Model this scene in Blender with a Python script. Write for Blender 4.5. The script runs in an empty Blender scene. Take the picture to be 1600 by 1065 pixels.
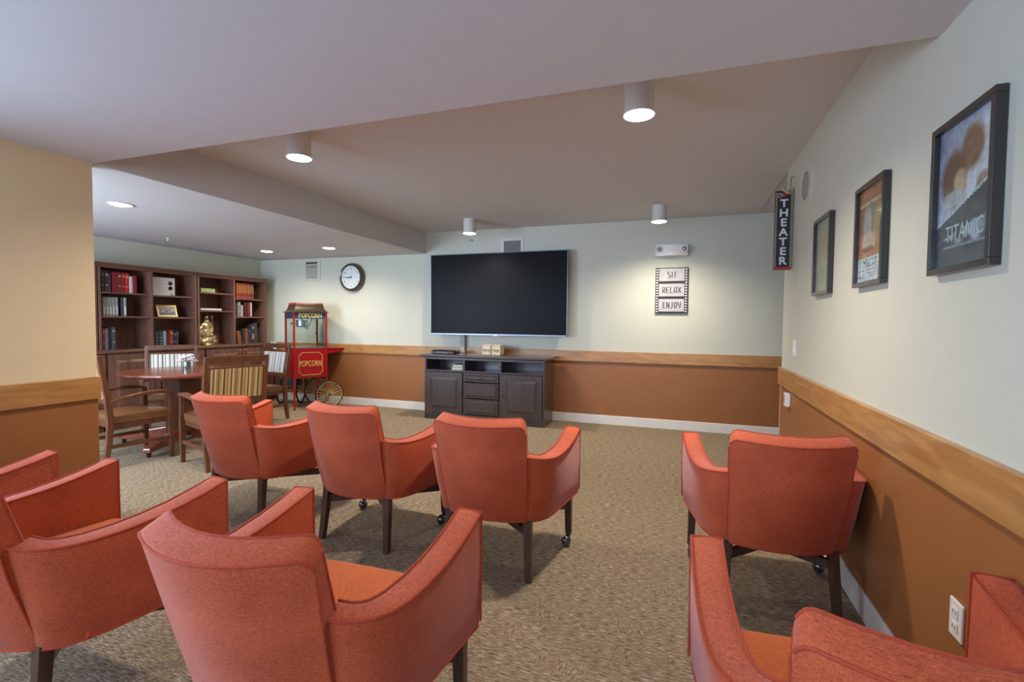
import bpy, bmesh, math, random
from mathutils import Vector, Matrix
random.seed(7)
C = bpy.context.scene.collection
sc = bpy.context.scene
PI = math.pi
def R(d): return math.radians(d)

# ---------------------------------------------------------------- camera
YAW, PITCH, ROLL, F = -.3371, -.0395, .0094, 759.94
fw = Vector((math.sin(YAW)*math.cos(PITCH), math.cos(YAW)*math.cos(PITCH), math.sin(PITCH)))
rt = Vector((math.cos(YAW), -math.sin(YAW), 0)); up = rt.cross(fw)
r2 = rt*math.cos(ROLL)+up*math.sin(ROLL); u2 = -rt*math.sin(ROLL)+up*math.cos(ROLL)
cam = bpy.data.cameras.new('camera'); co = bpy.data.objects.new('camera', cam); C.objects.link(co)
cam.sensor_fit = 'HORIZONTAL'; cam.sensor_width = 36; cam.lens = 36*F/1600
cam.clip_start = .05; cam.clip_end = 60
m = Matrix.Identity(4)
for i in range(3):
    m[i][0] = r2[i]; m[i][1] = u2[i]; m[i][2] = -fw[i]
m[0][3], m[1][3], m[2][3] = 0, 0, 1.3993
co.matrix_world = m
sc.camera = co

# ---------------------------------------------------------------- world, exposure
w = bpy.data.worlds.new('world'); sc.world = w; w.use_nodes = True
w.node_tree.nodes['Background'].inputs[0].default_value = (.75, .85, 1, 1)
w.node_tree.nodes['Background'].inputs[1].default_value = .6
vs = sc.view_settings
vs.view_transform = 'Standard'; vs.look = 'None'; vs.gamma = 1; vs.use_curve_mapping = False
vs.exposure = 0.0
sc.cycles.use_denoising = True
sc.cycles.max_bounces = 9; sc.cycles.diffuse_bounces = 6; sc.cycles.glossy_bounces = 4
sc.cycles.transmission_bounces = 6; sc.cycles.transparent_max_bounces = 8
sc.cycles.sample_clamp_indirect = 6

def area(name, loc, to, sx, sy, power, col, spread=PI):
    l = bpy.data.lights.new(name, 'AREA'); l.shape = 'RECTANGLE'; l.size = sx; l.size_y = sy
    l.energy = power; l.color = col; l.spread = spread
    o = bpy.data.objects.new(name, l); C.objects.link(o); o.location = loc
    o.rotation_euler = (Vector(to)-Vector(loc)).to_track_quat('-Z', 'Y').to_euler()
    return o
# daylight through the window in the left wall and the windows behind the camera
area('daylight_left', (-3.98, -.2, 1.5), (0, -.2+.6*3.98, .9), 2.1, 1.25, 130, (.50, .69, 1))
area('daylight_rear', (-1.4, -3.15, 1.55), (-1.2, 2, .3), 3.6, 1.3, 135, (.48, .66, 1))
area('daylight_alcove', (-5.6, .72, 1.6), (-5.2, 6.5, 1.1), 2.2, 1.2, 210, (.60, .76, 1))
LAMP_TRAY, LAMP_ALCOVE, FILL_NEAR = 175, 105, 30
WARM = (1, .90, .76)

# ---------------------------------------------------------------- materials
def lin(c):
    c /= 255.
    return c/12.92 if c <= .04045 else ((c+.055)/1.055)**2.4
def rgb(r, g, b): return (lin(r), lin(g), lin(b), 1)
def nodes(name):
    m = bpy.data.materials.new(name); m.use_nodes = True
    nt = m.node_tree; return m, nt, nt.nodes['Principled BSDF']
def N(nt, t, **k):
    n = nt.nodes.new(t)
    for a, v in k.items():
        if a in n.inputs.keys(): n.inputs[a].default_value = v
        else: setattr(n, a, v)
    return n
def pbr(name, col, rough=.6, metal=0, var=.08, scale=8, bump=0, bscale=60, stretch=None, emis=None, es=0, sheen=0, coat=0, spec=None):
    m, nt, b = nodes(name)
    b.inputs['Roughness'].default_value = rough; b.inputs['Metallic'].default_value = metal
    if spec is not None: b.inputs['Specular IOR Level'].default_value = spec
    tc = N(nt, 'ShaderNodeTexCoord'); mp = N(nt, 'ShaderNodeMapping')
    nt.links.new(tc.outputs['Object'], mp.inputs[0])
    if stretch: mp.inputs['Scale'].default_value = stretch
    nz = N(nt, 'ShaderNodeTexNoise', Scale=scale, Detail=4.0)
    nt.links.new(mp.outputs[0], nz.inputs['Vector'])
    cr = N(nt, 'ShaderNodeValToRGB')
    cr.color_ramp.elements[0].position = .3; cr.color_ramp.elements[1].position = .7
    a = [max(0, x*(1-var)) for x in col[:3]]+[1]; c = [min(1, x*(1+var)) for x in col[:3]]+[1]
    cr.color_ramp.elements[0].color = a; cr.color_ramp.elements[1].color = c
    nt.links.new(nz.outputs[0], cr.inputs[0]); nt.links.new(cr.outputs[0], b.inputs['Base Color'])
    if bump:
        n2 = N(nt, 'ShaderNodeTexNoise', Scale=bscale, Detail=3.0); nt.links.new(mp.outputs[0], n2.inputs['Vector'])
        bp = N(nt, 'ShaderNodeBump', Strength=bump, Distance=.004)
        nt.links.new(n2.outputs[0], bp.inputs['Height']); nt.links.new(bp.outputs[0], b.inputs['Normal'])
    if emis:
        b.inputs['Emission Color'].default_value = emis; b.inputs['Emission Strength'].default_value = es
    if sheen: b.inputs['Sheen Weight'].default_value = sheen; b.inputs['Sheen Roughness'].default_value = .4
    if coat: b.inputs['Coat Weight'].default_value = coat; b.inputs['Coat Roughness'].default_value = .15
    return m
def wood(name, c1, c2, rough=.4, stretch=(1, 12, 12), scale=3, coat=.2):
    m, nt, b = nodes(name)
    b.inputs['Roughness'].default_value = rough; b.inputs['Coat Weight'].default_value = coat; b.inputs['Coat Roughness'].default_value = .2
    tc = N(nt, 'ShaderNodeTexCoord'); mp = N(nt, 'ShaderNodeMapping'); mp.inputs['Scale'].default_value = stretch
    nt.links.new(tc.outputs['Object'], mp.inputs[0])
    nz = N(nt, 'ShaderNodeTexNoise', Scale=scale, Detail=6.0, Distortion=1.2); nt.links.new(mp.outputs[0], nz.inputs['Vector'])
    cr = N(nt, 'ShaderNodeValToRGB'); cr.color_ramp.elements[0].position = .32; cr.color_ramp.elements[1].position = .68
    cr.color_ramp.elements[0].color = c1; cr.color_ramp.elements[1].color = c2
    nt.links.new(nz.outputs[0], cr.inputs[0]); nt.links.new(cr.outputs[0], b.inputs['Base Color'])
    return m
def glass(name, col=(1, 1, 1, 1), alpha=.12):
    m, nt, b = nodes(name)
    nt.nodes.remove(b)
    out = nt.nodes['Material Output']
    tr = N(nt, 'ShaderNodeBsdfTransparent'); tr.inputs[0].default_value = col
    gl = N(nt, 'ShaderNodeBsdfGlossy'); gl.inputs['Roughness'].default_value = .03
    mx = N(nt, 'ShaderNodeMixShader'); mx.inputs[0].default_value = alpha
    nt.links.new(tr.outputs[0], mx.inputs[1]); nt.links.new(gl.outputs[0], mx.inputs[2]); nt.links.new(mx.outputs[0], out.inputs[0])
    return m
def fabric(name, col, col2):
    m, nt, b = nodes(name)
    b.inputs['Roughness'].default_value = .75
    b.inputs['Sheen Weight'].default_value = .38; b.inputs['Sheen Roughness'].default_value = .35
    b.inputs['Sheen Tint'].default_value = (1, .82, .88, 1)
    b.inputs['Specular IOR Level'].default_value = .3
    tc = N(nt, 'ShaderNodeTexCoord')
    mp = N(nt, 'ShaderNodeMapping'); mp.inputs['Scale'].default_value = (1, 1, 7); nt.links.new(tc.outputs['Object'], mp.inputs[0])
    n1 = N(nt, 'ShaderNodeTexNoise', Scale=100.0, Detail=4.0, Roughness=.7); nt.links.new(mp.outputs[0], n1.inputs['Vector'])
    mp2 = N(nt, 'ShaderNodeMapping'); mp2.inputs['Scale'].default_value = (7, 7, 1); nt.links.new(tc.outputs['Object'], mp2.inputs[0])
    n2 = N(nt, 'ShaderNodeTexNoise', Scale=110.0, Detail=3.0, Roughness=.6); nt.links.new(mp2.outputs[0], n2.inputs['Vector'])
    n3 = N(nt, 'ShaderNodeTexNoise', Scale=6.0, Detail=3.0); nt.links.new(tc.outputs['Object'], n3.inputs['Vector'])
    ad = N(nt, 'ShaderNodeMath', operation='ADD'); nt.links.new(n1.outputs[0], ad.inputs[0]); nt.links.new(n2.outputs[0], ad.inputs[1])
    ad2 = N(nt, 'ShaderNodeMath', operation='MULTIPLY_ADD'); nt.links.new(n3.outputs[0], ad2.inputs[0]); ad2.inputs[1].default_value = .3; nt.links.new(ad.outputs[0], ad2.inputs[2])
    cr = N(nt, 'ShaderNodeValToRGB'); cr.color_ramp.elements[0].position = .95/1; cr.color_ramp.elements[1].position = 1
    mr = N(nt, 'ShaderNodeMapRange'); mr.inputs[1].default_value = .85; mr.inputs[2].default_value = 1.45
    nt.links.new(ad2.outputs[0], mr.inputs[0])
    cr.color_ramp.elements[0].position = 0; cr.color_ramp.elements[0].color = col; cr.color_ramp.elements[1].color = col2
    nt.links.new(mr.outputs[0], cr.inputs[0]); nt.links.new(cr.outputs[0], b.inputs['Base Color'])
    bp = N(nt, 'ShaderNodeBump', Strength=.25, Distance=.003); nt.links.new(ad.outputs[0], bp.inputs['Height']); nt.links.new(bp.outputs[0], b.inputs['Normal'])
    return m
def stripes(name, cols, freq):
    m, nt, b = nodes(name); b.inputs['Roughness'].default_value = .6
    b.inputs['Sheen Weight'].default_value = .3
    tc = N(nt, 'ShaderNodeTexCoord'); sp = N(nt, 'ShaderNodeSeparateXYZ'); nt.links.new(tc.outputs['Object'], sp.inputs[0])
    mu = N(nt, 'ShaderNodeMath', operation='MULTIPLY'); mu.inputs[1].default_value = freq; nt.links.new(sp.outputs[0], mu.inputs[0])
    fr = N(nt, 'ShaderNodeMath', operation='FRACT'); nt.links.new(mu.outputs[0], fr.inputs[0])
    cr = N(nt, 'ShaderNodeValToRGB'); cr.color_ramp.interpolation = 'CONSTANT'
    e = cr.color_ramp.elements
    e[0].position = 0; e[0].color = cols[0]; e[1].position = 1/len(cols); e[1].color = cols[1]
    for i, c in enumerate(cols[2:]):
        x = e.new((i+2)/len(cols)); x.color = c
    nt.links.new(fr.outputs[0], cr.inputs[0]); nt.links.new(cr.outputs[0], b.inputs['Base Color'])
    return m
def carpet():
    m, nt, b = nodes('carpet_weave'); b.inputs['Roughness'].default_value = .95; b.inputs['Specular IOR Level'].default_value = .1
    tc = N(nt, 'ShaderNodeTexCoord')
    def nz(scale, st, det=3.0):
        mp = N(nt, 'ShaderNodeMapping'); mp.inputs['Scale'].default_value = st; nt.links.new(tc.outputs['Object'], mp.inputs[0])
        n = N(nt, 'ShaderNodeTexNoise', Scale=scale, Detail=det, Roughness=.65); nt.links.new(mp.outputs[0], n.inputs['Vector']); return n
    a = nz(24, (1, 8, 1), 3.0); c = nz(24, (7, 1.3, 1), 3.0); d = nz(6, (1, 1, 1)); g = nz(260, (1, 1.4, 1), 2.0)
    ck = N(nt, 'ShaderNodeTexChecker', Scale=2.2); nt.links.new(tc.outputs['Object'], ck.inputs['Vector'])
    mixn = N(nt, 'ShaderNodeMix', data_type='FLOAT')
    dr = N(nt, 'ShaderNodeMapRange'); dr.inputs[1].default_value = .53; dr.inputs[2].default_value = .66; dr.inputs[4].default_value = .85; nt.links.new(d.outputs[0], dr.inputs[0])
    nt.links.new(dr.outputs[0], mixn.inputs[0]); nt.links.new(a.outputs[0], mixn.inputs[2]); nt.links.new(c.outputs[0], mixn.inputs[3])
    ad = N(nt, 'ShaderNodeMath', operation='MULTIPLY_ADD'); nt.links.new(g.outputs[0], ad.inputs[0]); ad.inputs[1].default_value = .55; nt.links.new(mixn.outputs[0], ad.inputs[2])
    cr = N(nt, 'ShaderNodeValToRGB'); e = cr.color_ramp.elements
    e[0].position = .60; e[0].color = rgb(84, 72, 60); e[1].position = 1; e[1].color = rgb(190, 186, 178)
    x = e.new(.72); x.color = rgb(116, 94, 70); x = e.new(.84); x.color = rgb(148, 134, 112)
    nt.links.new(ad.outputs[0], cr.inputs[0]); nt.links.new(cr.outputs[0], b.inputs['Base Color'])
    bp = N(nt, 'ShaderNodeBump', Strength=.35, Distance=.004); nt.links.new(ad.outputs[0], bp.inputs['Height']); nt.links.new(bp.outputs[0], b.inputs['Normal'])
    return m

M = dict(
    sage=pbr('sage_wall_paint', rgb(199, 199, 182), .62, var=.015, bump=.05, bscale=200),
    tan=pbr('tan_wall_paint', rgb(222, 200, 158), .62, var=.015, bump=.05, bscale=200),
    brown=pbr('brown_wainscot_paint', rgb(150, 95, 50), .5, var=.03, bump=.05, bscale=200),
    ceil=pbr('ceiling_paint', rgb(204, 204, 204), .85, var=.01, bump=.05, bscale=150),
    white=pbr('white_trim_paint', rgb(226, 222, 214), .4, var=.02),
    maple=wood('maple_rail_x', rgb(158, 108, 56), rgb(188, 138, 80), .35, (1.2, 9, 9), 2.2, .3),
    mapley=wood('maple_rail_y', rgb(158, 108, 56), rgb(188, 138, 80), .35, (9, 1.2, 9), 2.2, .3),
    carpet=carpet(),
    coral=fabric('coral_chenille', rgb(126, 44, 22), rgb(214, 102, 60)),
    seat=fabric('coral_chenille_seat', rgb(170, 74, 30), rgb(218, 116, 56)),
    piping=pbr('coral_piping', rgb(166, 66, 40), .8, var=.1, scale=80, sheen=.1, spec=.2),
    espresso=wood('espresso_leg_wood', rgb(58, 36, 28), rgb(84, 54, 42), .4, (8, 8, 1), 4),
    walnut=wood('walnut_chair_wood', rgb(82, 46, 28), rgb(112, 66, 42), .35, (8, 8, 1), 4, .3),
    cherry=wood('cherry_table_wood', rgb(112, 54, 40), rgb(146, 76, 56), .22, (1, 10, 10), 3, .5),
    shelf=wood('bookcase_wood', rgb(92, 60, 48), rgb(120, 82, 66), .5, (9, 9, 1), 3, .08),
    console=wood('console_wood', rgb(58, 46, 44), rgb(76, 60, 56), .33, (8, 8, 1), 4, .4),
    shelfx=wood('bookcase_wood_level', rgb(92, 60, 48), rgb(122, 84, 68), .38, (9, 1, 9), 3),
    leather=pbr('brown_seat_leather', rgb(112, 76, 44), .38, var=.12, scale=6, bump=.1, bscale=150, coat=.2),
    goldstripe=stripes('gold_green_stripes', [rgb(176, 142, 84), rgb(196, 164, 104), rgb(70, 66, 48), rgb(184, 150, 90), rgb(168, 108, 52), rgb(198, 168, 112), rgb(92, 84, 58), rgb(204, 178, 124), rgb(160, 120, 64), rgb(120, 100, 66)], 6.5),
    whitestripe=stripes('pale_stripes', [rgb(222, 218, 208), rgb(120, 118, 110), rgb(214, 208, 196), rgb(232, 228, 218), rgb(168, 150, 120), rgb(224, 220, 210), rgb(90, 92, 88), rgb(206, 200, 188)], 8),
    black=pbr('black_plastic', rgb(26, 26, 28), .35, var=.1),
    rubber=pbr('black_rubber', rgb(26, 26, 28), .7, var=.1),
    screen=pbr('tv_screen', rgb(10, 10, 10), .38, var=.01, spec=.1),
    bezel=pbr('silver_bezel', rgb(120, 126, 134), .3, .8, var=.04),
    steel=pbr('brushed_steel', rgb(176, 178, 182), .28, .95, var=.06, bump=.05),
    chrome=pbr('dark_chrome', rgb(110, 112, 118), .18, .95, var=.05),
    red=pbr('red_enamel', rgb(168, 10, 26), .3, var=.05, coat=.4),
    gold=pbr('gold_lettering', rgb(218, 186, 96), .45, var=.06),
    palegold=pbr('pale_gold_rim', rgb(206, 194, 138), .4, .3, var=.05),
    navy=pbr('blue_marquee', rgb(52, 74, 104), .35, var=.06),
    bronze=pbr('bronze_roof', rgb(86, 74, 60), .32, .7, var=.12),
    statue=pbr('statue_gold', rgb(196, 176, 132), .28, .85, var=.3, scale=18, bump=.5, bscale=38),
    goldframe=pbr('gilt_frame', rgb(206, 178, 96), .35, .6, var=.1),
    paper=pbr('white_paper', rgb(216, 216, 218), .6, var=.02),
    ink=pbr('black_ink', rgb(36, 34, 36), .6, var=.05),
    grey=pbr('light_grey_panel', rgb(182, 178, 180), .55, var=.08, scale=20),
    film=pbr('film_strip_black', rgb(34, 32, 34), .5, var=.05),
    fixture=pbr('fixture_white', rgb(214, 208, 202), .5, var=.02),
    lamp=pbr('lamp_glow', rgb(255, 250, 240), .5, var=0, emis=(1, .93, .82, 1), es=22),
    plate=pbr('switch_plate_white', rgb(232, 230, 224), .4, var=.02),
    clockrim=pbr('clock_brown_rim', rgb(76, 58, 48), .25, var=.08, coat=.6),
    clockface=pbr('clock_face', rgb(216, 222, 220), .35, var=.01),
    glass=glass('clear_glass', (.93, .98, .97, 1), .10),
    jar=glass('jar_glass', (.6, .78, .78, 1), .25),
    pebble=pbr('dark_pebbles', rgb(44, 46, 44), .3, var=.5, scale=60),
    petal=pbr('white_petals', rgb(226, 222, 232), .6, var=.06),
    leaf=pbr('grey_green_leaf', rgb(150, 160, 140), .6, var=.1),
    dark=pbr('dark_recess', rgb(30, 24, 22), .8, var=.1),
    frame=pbr('black_poster_frame', rgb(44, 40, 36), .32, var=.06, coat=.3),
    signblack=pbr('sign_black', rgb(30, 28, 32), .5, var=.05),
    signwhite=pbr('sign_white', rgb(206, 206, 206), .5, var=.04),
    signred=pbr('sign_red', rgb(158, 40, 44), .5, var=.05),
    bulb=pbr('sign_gold_bulbs', rgb(158, 150, 112), .5, var=.15, scale=60),
    cream=pbr('cream_block', rgb(206, 192, 158), .6, var=.14, scale=40),
    taupe=pbr('taupe_block_edge', rgb(128, 100, 76), .6, var=.2, scale=30),
    green=pbr('pale_green_box', rgb(150, 170, 116), .6, var=.15, scale=30),
    knob=pbr('dark_knob', rgb(86, 76, 74), .25, .6, var=.05),
    brass=pbr('brass_knob', rgb(190, 170, 140), .25, .8, var=.05),
    grille=pbr('vent_grey', rgb(150, 150, 142), .5, var=.04),
)

# ---------------------------------------------------------------- mesh helpers
class B:
    def __init__(s): s.b = bmesh.new()
    def box(s, x0, x1, y0, y1, z0, z1):
        v = [s.b.verts.new(p) for p in ((x0, y0, z0), (x1, y0, z0), (x1, y1, z0), (x0, y1, z0), (x0, y0, z1), (x1, y0, z1), (x1, y1, z1), (x0, y1, z1))]
        for f in ((3, 2, 1, 0), (4, 5, 6, 7), (0, 1, 5, 4), (1, 2, 6, 5), (2, 3, 7, 6), (3, 0, 4, 7)): s.b.faces.new([v[i] for i in f])
        return s
    def hexa(s, P):
        v = [s.b.verts.new(p) for p in P]
        for f in ((3, 2, 1, 0), (4, 5, 6, 7), (0, 1, 5, 4), (1, 2, 6, 5), (2, 3, 7, 6), (3, 0, 4, 7)): s.b.faces.new([v[i] for i in f])
        return s
    def beam(s, p, q, w0, h0, w1=None, h1=None, side=None):
        p, q = Vector(p), Vector(q); w1 = w0 if w1 is None else w1; h1 = h0 if h1 is None else h1
        d = (q-p).normalized(); sd = Vector(side) if side else d.cross(Vector((0, 0, 1)))
        if sd.length < 1e-3: sd = Vector((1, 0, 0))
        sd = (sd-d*sd.dot(d)).normalized(); u = sd.cross(d)
        P = []
        for c, w_, h_ in ((p, w0, h0), (q, w1, h1)):
            for a, b_ in ((-1, -1), (1, -1), (1, 1), (-1, 1)): P.append(c+sd*a*w_/2+u*b_*h_/2)
        return s.hexa(P)
    def grid(s, rows, close_u=False, close_v=False, cap=False):
        V = [[s.b.verts.new(p) for p in r] for r in rows]
        n, k = len(V), len(V[0])
        for i in range(n if close_u else n-1):
            for j in range(k if close_v else k-1):
                try: s.b.faces.new((V[i][j], V[i][(j+1) % k], V[(i+1) % n][(j+1) % k], V[(i+1) % n][j]))
                except ValueError: pass
        if cap:
            s.b.faces.new(V[0][::-1]); s.b.faces.new(V[-1])
        return s
    def lathe(s, prof, n=24, c=(0, 0, 0), axis='z', a0=0):
        rows = []
        for r, z in prof:
            row = []
            for i in range(n):
                t = 2*PI*i/n+a0; x, y = r*math.cos(t), r*math.sin(t)
                p = (x, y, z) if axis == 'z' else ((z, x, y) if axis == 'x' else (y, z, x))
                row.append((p[0]+c[0], p[1]+c[1], p[2]+c[2]))
            rows.append(row)
        return s.grid(rows, close_v=True, cap=True)
    def cyl(s, p, q, r, r1=None, n=14):
        return s.tube([p, q], [r, r if r1 is None else r1], n)
    def tube(s, pts, r, n=8, closed=False):
        pts = [Vector(p) for p in pts]; k = len(pts)
        rr = r if isinstance(r, (list, tuple)) else [r]*k
        rows = []; u = None
        for i, p in enumerate(pts):
            a = pts[i-1] if (i > 0 or closed) else p; b_ = pts[(i+1) % k] if (i < k-1 or closed) else p
            d = (b_-a).normalized()
            if u is None:
                u = d.orthogonal().normalized()
            u = (u-d*u.dot(d))
            u = u.normalized() if u.length > 1e-5 else d.orthogonal().normalized()
            v = d.cross(u)
            rows.append([p+(u*math.cos(2*PI*j/n)+v*math.sin(2*PI*j/n))*rr[i] for j in range(n)])
        return s.grid(rows, close_u=closed, close_v=True, cap=not closed)
    def ball(s, c, r, sc_=(1, 1, 1), sub=2, rot=None):
        mm = Matrix.Translation(c) @ (rot or Matrix.Identity(4)) @ Matrix.Diagonal((r*sc_[0], r*sc_[1], r*sc_[2], 1))
        bmesh.ops.create_icosphere(s.b, subdivisions=sub, radius=1, matrix=mm); return s
    def poly(s, pts, ext):
        """prism of a planar polygon, extruded by a vector"""
        a = [s.b.verts.new(p) for p in pts]; e = Vector(ext); c = [s.b.verts.new(Vector(p)+e) for p in pts]
        s.b.faces.new(a[::-1]); s.b.faces.new(c); n = len(pts)
        for i in range(n): s.b.faces.new((a[i], a[(i+1) % n], c[(i+1) % n], c[i]))
        return s
    def out(s, name, mat, parent=None, bevel=0, smooth=False, seg=2, loc=None, sub=0):
        bmesh.ops.recalc_face_normals(s.b, faces=s.b.faces)
        me = bpy.data.meshes.new(name); s.b.to_mesh(me); s.b.free()
        o = bpy.data.objects.new(name, me); C.objects.link(o)
        me.materials.append(M[mat] if isinstance(mat, str) else mat)
        if smooth:
            for f in me.polygons: f.use_smooth = True
            me.set_sharp_from_angle(angle=R(38))
        if parent: o.parent = parent
        if loc: o.location = loc
        if bevel:
            md = o.modifiers.new('bevel', 'BEVEL'); md.width = bevel; md.segments = seg; md.limit_method = 'ANGLE'; md.angle_limit = R(40)
            if smooth: pass
        if sub:
            md = o.modifiers.new('sub', 'SUBSURF'); md.levels = sub; md.render_levels = sub
        return o
def thing(name, label, cat, loc=(0, 0, 0), rz=0, group=None):
    o = bpy.data.objects.new(name, None); C.objects.link(o); o.empty_display_size = .1
    o.location = loc; o.rotation_euler = (0, 0, rz); return tag(o, label, cat, group)
def tag(o, label, cat, group=None):
    o['label'] = label; o['category'] = cat
    if group: o['group'] = group
    return o
def struct(o):
    o['kind'] = 'structure'; return o
def dup(root, loc, rz, label, group=None):
    r = root.copy(); C.objects.link(r); r.location = loc; r.rotation_euler = (0, 0, rz); r['label'] = label
    if group: r['group'] = group
    for ch in list(root.children):
        c = ch.copy(); C.objects.link(c); c.parent = r
        for g in ch.children:
            d = g.copy(); C.objects.link(d); d.parent = c
    return r
def textmesh(body, size, sx=1, offset=0, depth=.002, space=1, shear=0):
    cu = bpy.data.curves.new('t', 'FONT'); cu.body = body; cu.size = size; cu.extrude = depth/2; cu.offset = offset
    cu.align_x = 'CENTER'; cu.align_y = 'CENTER'; cu.space_character = space; cu.shear = shear; cu.resolution_u = 3
    t = bpy.data.objects.new('t', cu); C.objects.link(t)
    dg = bpy.context.evaluated_depsgraph_get(); me = bpy.data.meshes.new_from_object(t.evaluated_get(dg))
    bpy.data.objects.remove(t); bpy.data.curves.remove(cu)
    for v in me.vertices: v.co.x *= sx
    return me
FRONT = Matrix(((1, 0, 0), (0, 0, -1), (0, 1, 0)))      # text facing -y
RIGHTW = Matrix(((0, 0, -1), (-1, 0, 0), (0, 1, 0)))    # text facing -x (on the right wall)
BACKX = Matrix(((0, 0, 1), (1, 0, 0), (0, 1, 0)))       # text facing +x (in the bookcase)
def text(name, items, mat, parent, orient=FRONT):
    """items: (body, size, centre, kwargs); one mesh"""
    b = bmesh.new()
    for body, size, c, kw in items:
        me = textmesh(body, size, **kw); me.transform(Matrix.Translation(c) @ orient.to_4x4()); b.from_mesh(me); bpy.data.meshes.remove(me)
    me = bpy.data.meshes.new(name); b.to_mesh(me); b.free(); me.materials.clear(); me.materials.append(M[mat])
    for p in me.polygons: p.material_index = 0
    o = bpy.data.objects.new(name, me); C.objects.link(o); o.parent = parent; return o

# ================================================================ SETTING
D, XW, XR, XL, YF, YE, H1, H2 = 6.717, -3.79, .852, -7.1, 2.199, 4.947, 2.44, 2.76
RB, RT = .860, 1.006          # chair rail bottom / top
YB = -3.2                     # rear wall
def wall(name, b, mat, bevel=0): return struct(b.out(name, mat, None, bevel))
wall('floor', B().box(XL-.3, 2.7, YB-.3, D+.3, -.1, 0), 'carpet')
wall('ceiling', B().box(XL-.3, 2.7, YB-.3, YF, H1, H2+.1).box(XL-.3, XW, YF, D+.3, H1, H2+.1), 'ceil')
wall('ceiling', B().box(XW, 2.7, YF, D+.3, H2, H2+.1), 'ceil')
struct(B().box(XW-.004, XW+.004, YF+.004, D, H1+.0005, H2).out('trim_1', 'ceil'))       # painted side of the dropped ceiling
wall('wall_back', B().box(XL-.3, 2.7, D, D+.2, RT, H2+.1).box(XL-.3, 2.7, D+.001, D+.2, 0, RB), 'sage')
struct(B().box(XL, 2.6, D-.004, D+.001, 0, RB+.02).out('trim_2', 'brown'))
struct(B().box(XL+.36, 2.6, D-.026, D+.1, RB, RT).out('trim_3', 'maple', bevel=.004))
struct(B().box(XL+.4, 2.6, D-.018, D-.004, 0, .125).out('baseboard_back', 'white', bevel=.004))
wall('wall_right', B().box(XR, XR+.13, YB, YE, 0, H2+.05), 'sage')
struct(B().box(XR-.004, XR+.06, YB, YE+.002, 0, RB+.02).out('trim_4', 'brown'))
struct(B().box(XR-.027, XR+.05, YB, YE+.012, RB, RT+.01).out('trim_5', 'mapley', bevel=.004))
struct(B().box(XR-.018, XR-.004, YB, YE, 0, .13).box(XR-.006, XR+.01, YE+.002, YE+.01, .0, RB).out('baseboard_right', 'white', bevel=.003))
# left partition with the window out of frame
LW0, LW1, LZ0, LZ1 = -1.25, .85, .9, 2.12
b = B().box(XW-.13, XW, YB, LW0, 0, H1).box(XW-.13, XW, LW1, YF, 0, H1).box(XW-.13, XW, LW0, LW1, 0, LZ0).box(XW-.13, XW, LW0, LW1, LZ1, H1)
wall('wall_left', b, 'tan')
struct(B().box(XW-.06, XW+.004, LW1+.08, YF+.002, 0, RB).box(XW-.06, XW+.004, YB, LW1+.08, 0, RB).out('trim_6', 'brown'))
struct(B().box(XW-.15, XW+.026, LW1+.08, YF+.012, RB-.014, RT-.008).out('trim_7', 'mapley', bevel=.004))
struct(B().box(XW-.03, XW+.016, LW0-.08, LW1+.08, LZ1, LZ1+.08).box(XW-.03, XW+.016, LW0-.08, LW0, LZ0, LZ1).box(XW-.03, XW+.016, LW1, LW1+.08, LZ0, LZ1).box(XW-.03, XW+.04, LW0-.1, LW1+.1, LZ0-.05, LZ0).box(XW-.07, XW-.03, -.225, -.175, LZ0, LZ1).out('window_1', 'white', bevel=.003))
wall('wall_alcove', B().box(XL-.2, XL, .9, D+.2, 0, H1).box(XL-.2, XW-.13, .78, .9, 0, .95).box(XL-.2, XW-.13, .78, .9, 2.2, H1).box(XL-.2, -6.7, .78, .9, .95, 2.2).box(-4.5, XW-.13, .78, .9, .95, 2.2), 'sage')
struct(B().box(-6.78, -4.42, .89, .92, 2.2, 2.28).box(-6.78, -4.42, .89, .94, .89, .95).box(-6.78, -6.7, .89, .92, .95, 2.2).box(-4.5, -4.42, .89, .92, .95, 2.2).box(-5.63, -5.57, .84, .88, .95, 2.2).out('window_3', 'white', bevel=.003))
b = B().box(XL-.2, 2.7, YB-.2, YB, 0, .9).box(XL-.2, 2.7, YB-.2, YB, 2.2, H1).box(XL-.2, -3.2, YB-.2, YB, .9, 2.2).box(.4, 2.7, YB-.2, YB, .9, 2.2)
wall('wall_rear', b, 'sage')
struct(B().box(-3.28, .48, YB, YB+.02, 2.2, 2.28).box(-3.28, .48, YB, YB+.04, .84, .9).box(-3.28, -3.2, YB, YB+.02, .9, 2.2).box(.4, .48, YB, YB+.02, .9, 2.2).box(-2.03, -1.98, YB-.08, YB-.02, .9, 2.2).box(-.83, -.78, YB-.08, YB-.02, .9, 2.2).out('window_2', 'white', bevel=.003))
wall('wall_hall', B().box(2.5, 2.7, 3.4, D, 0, H2).box(XR+.13, 2.7, 3.2, 3.4, 0, H2), 'sage')

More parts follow.
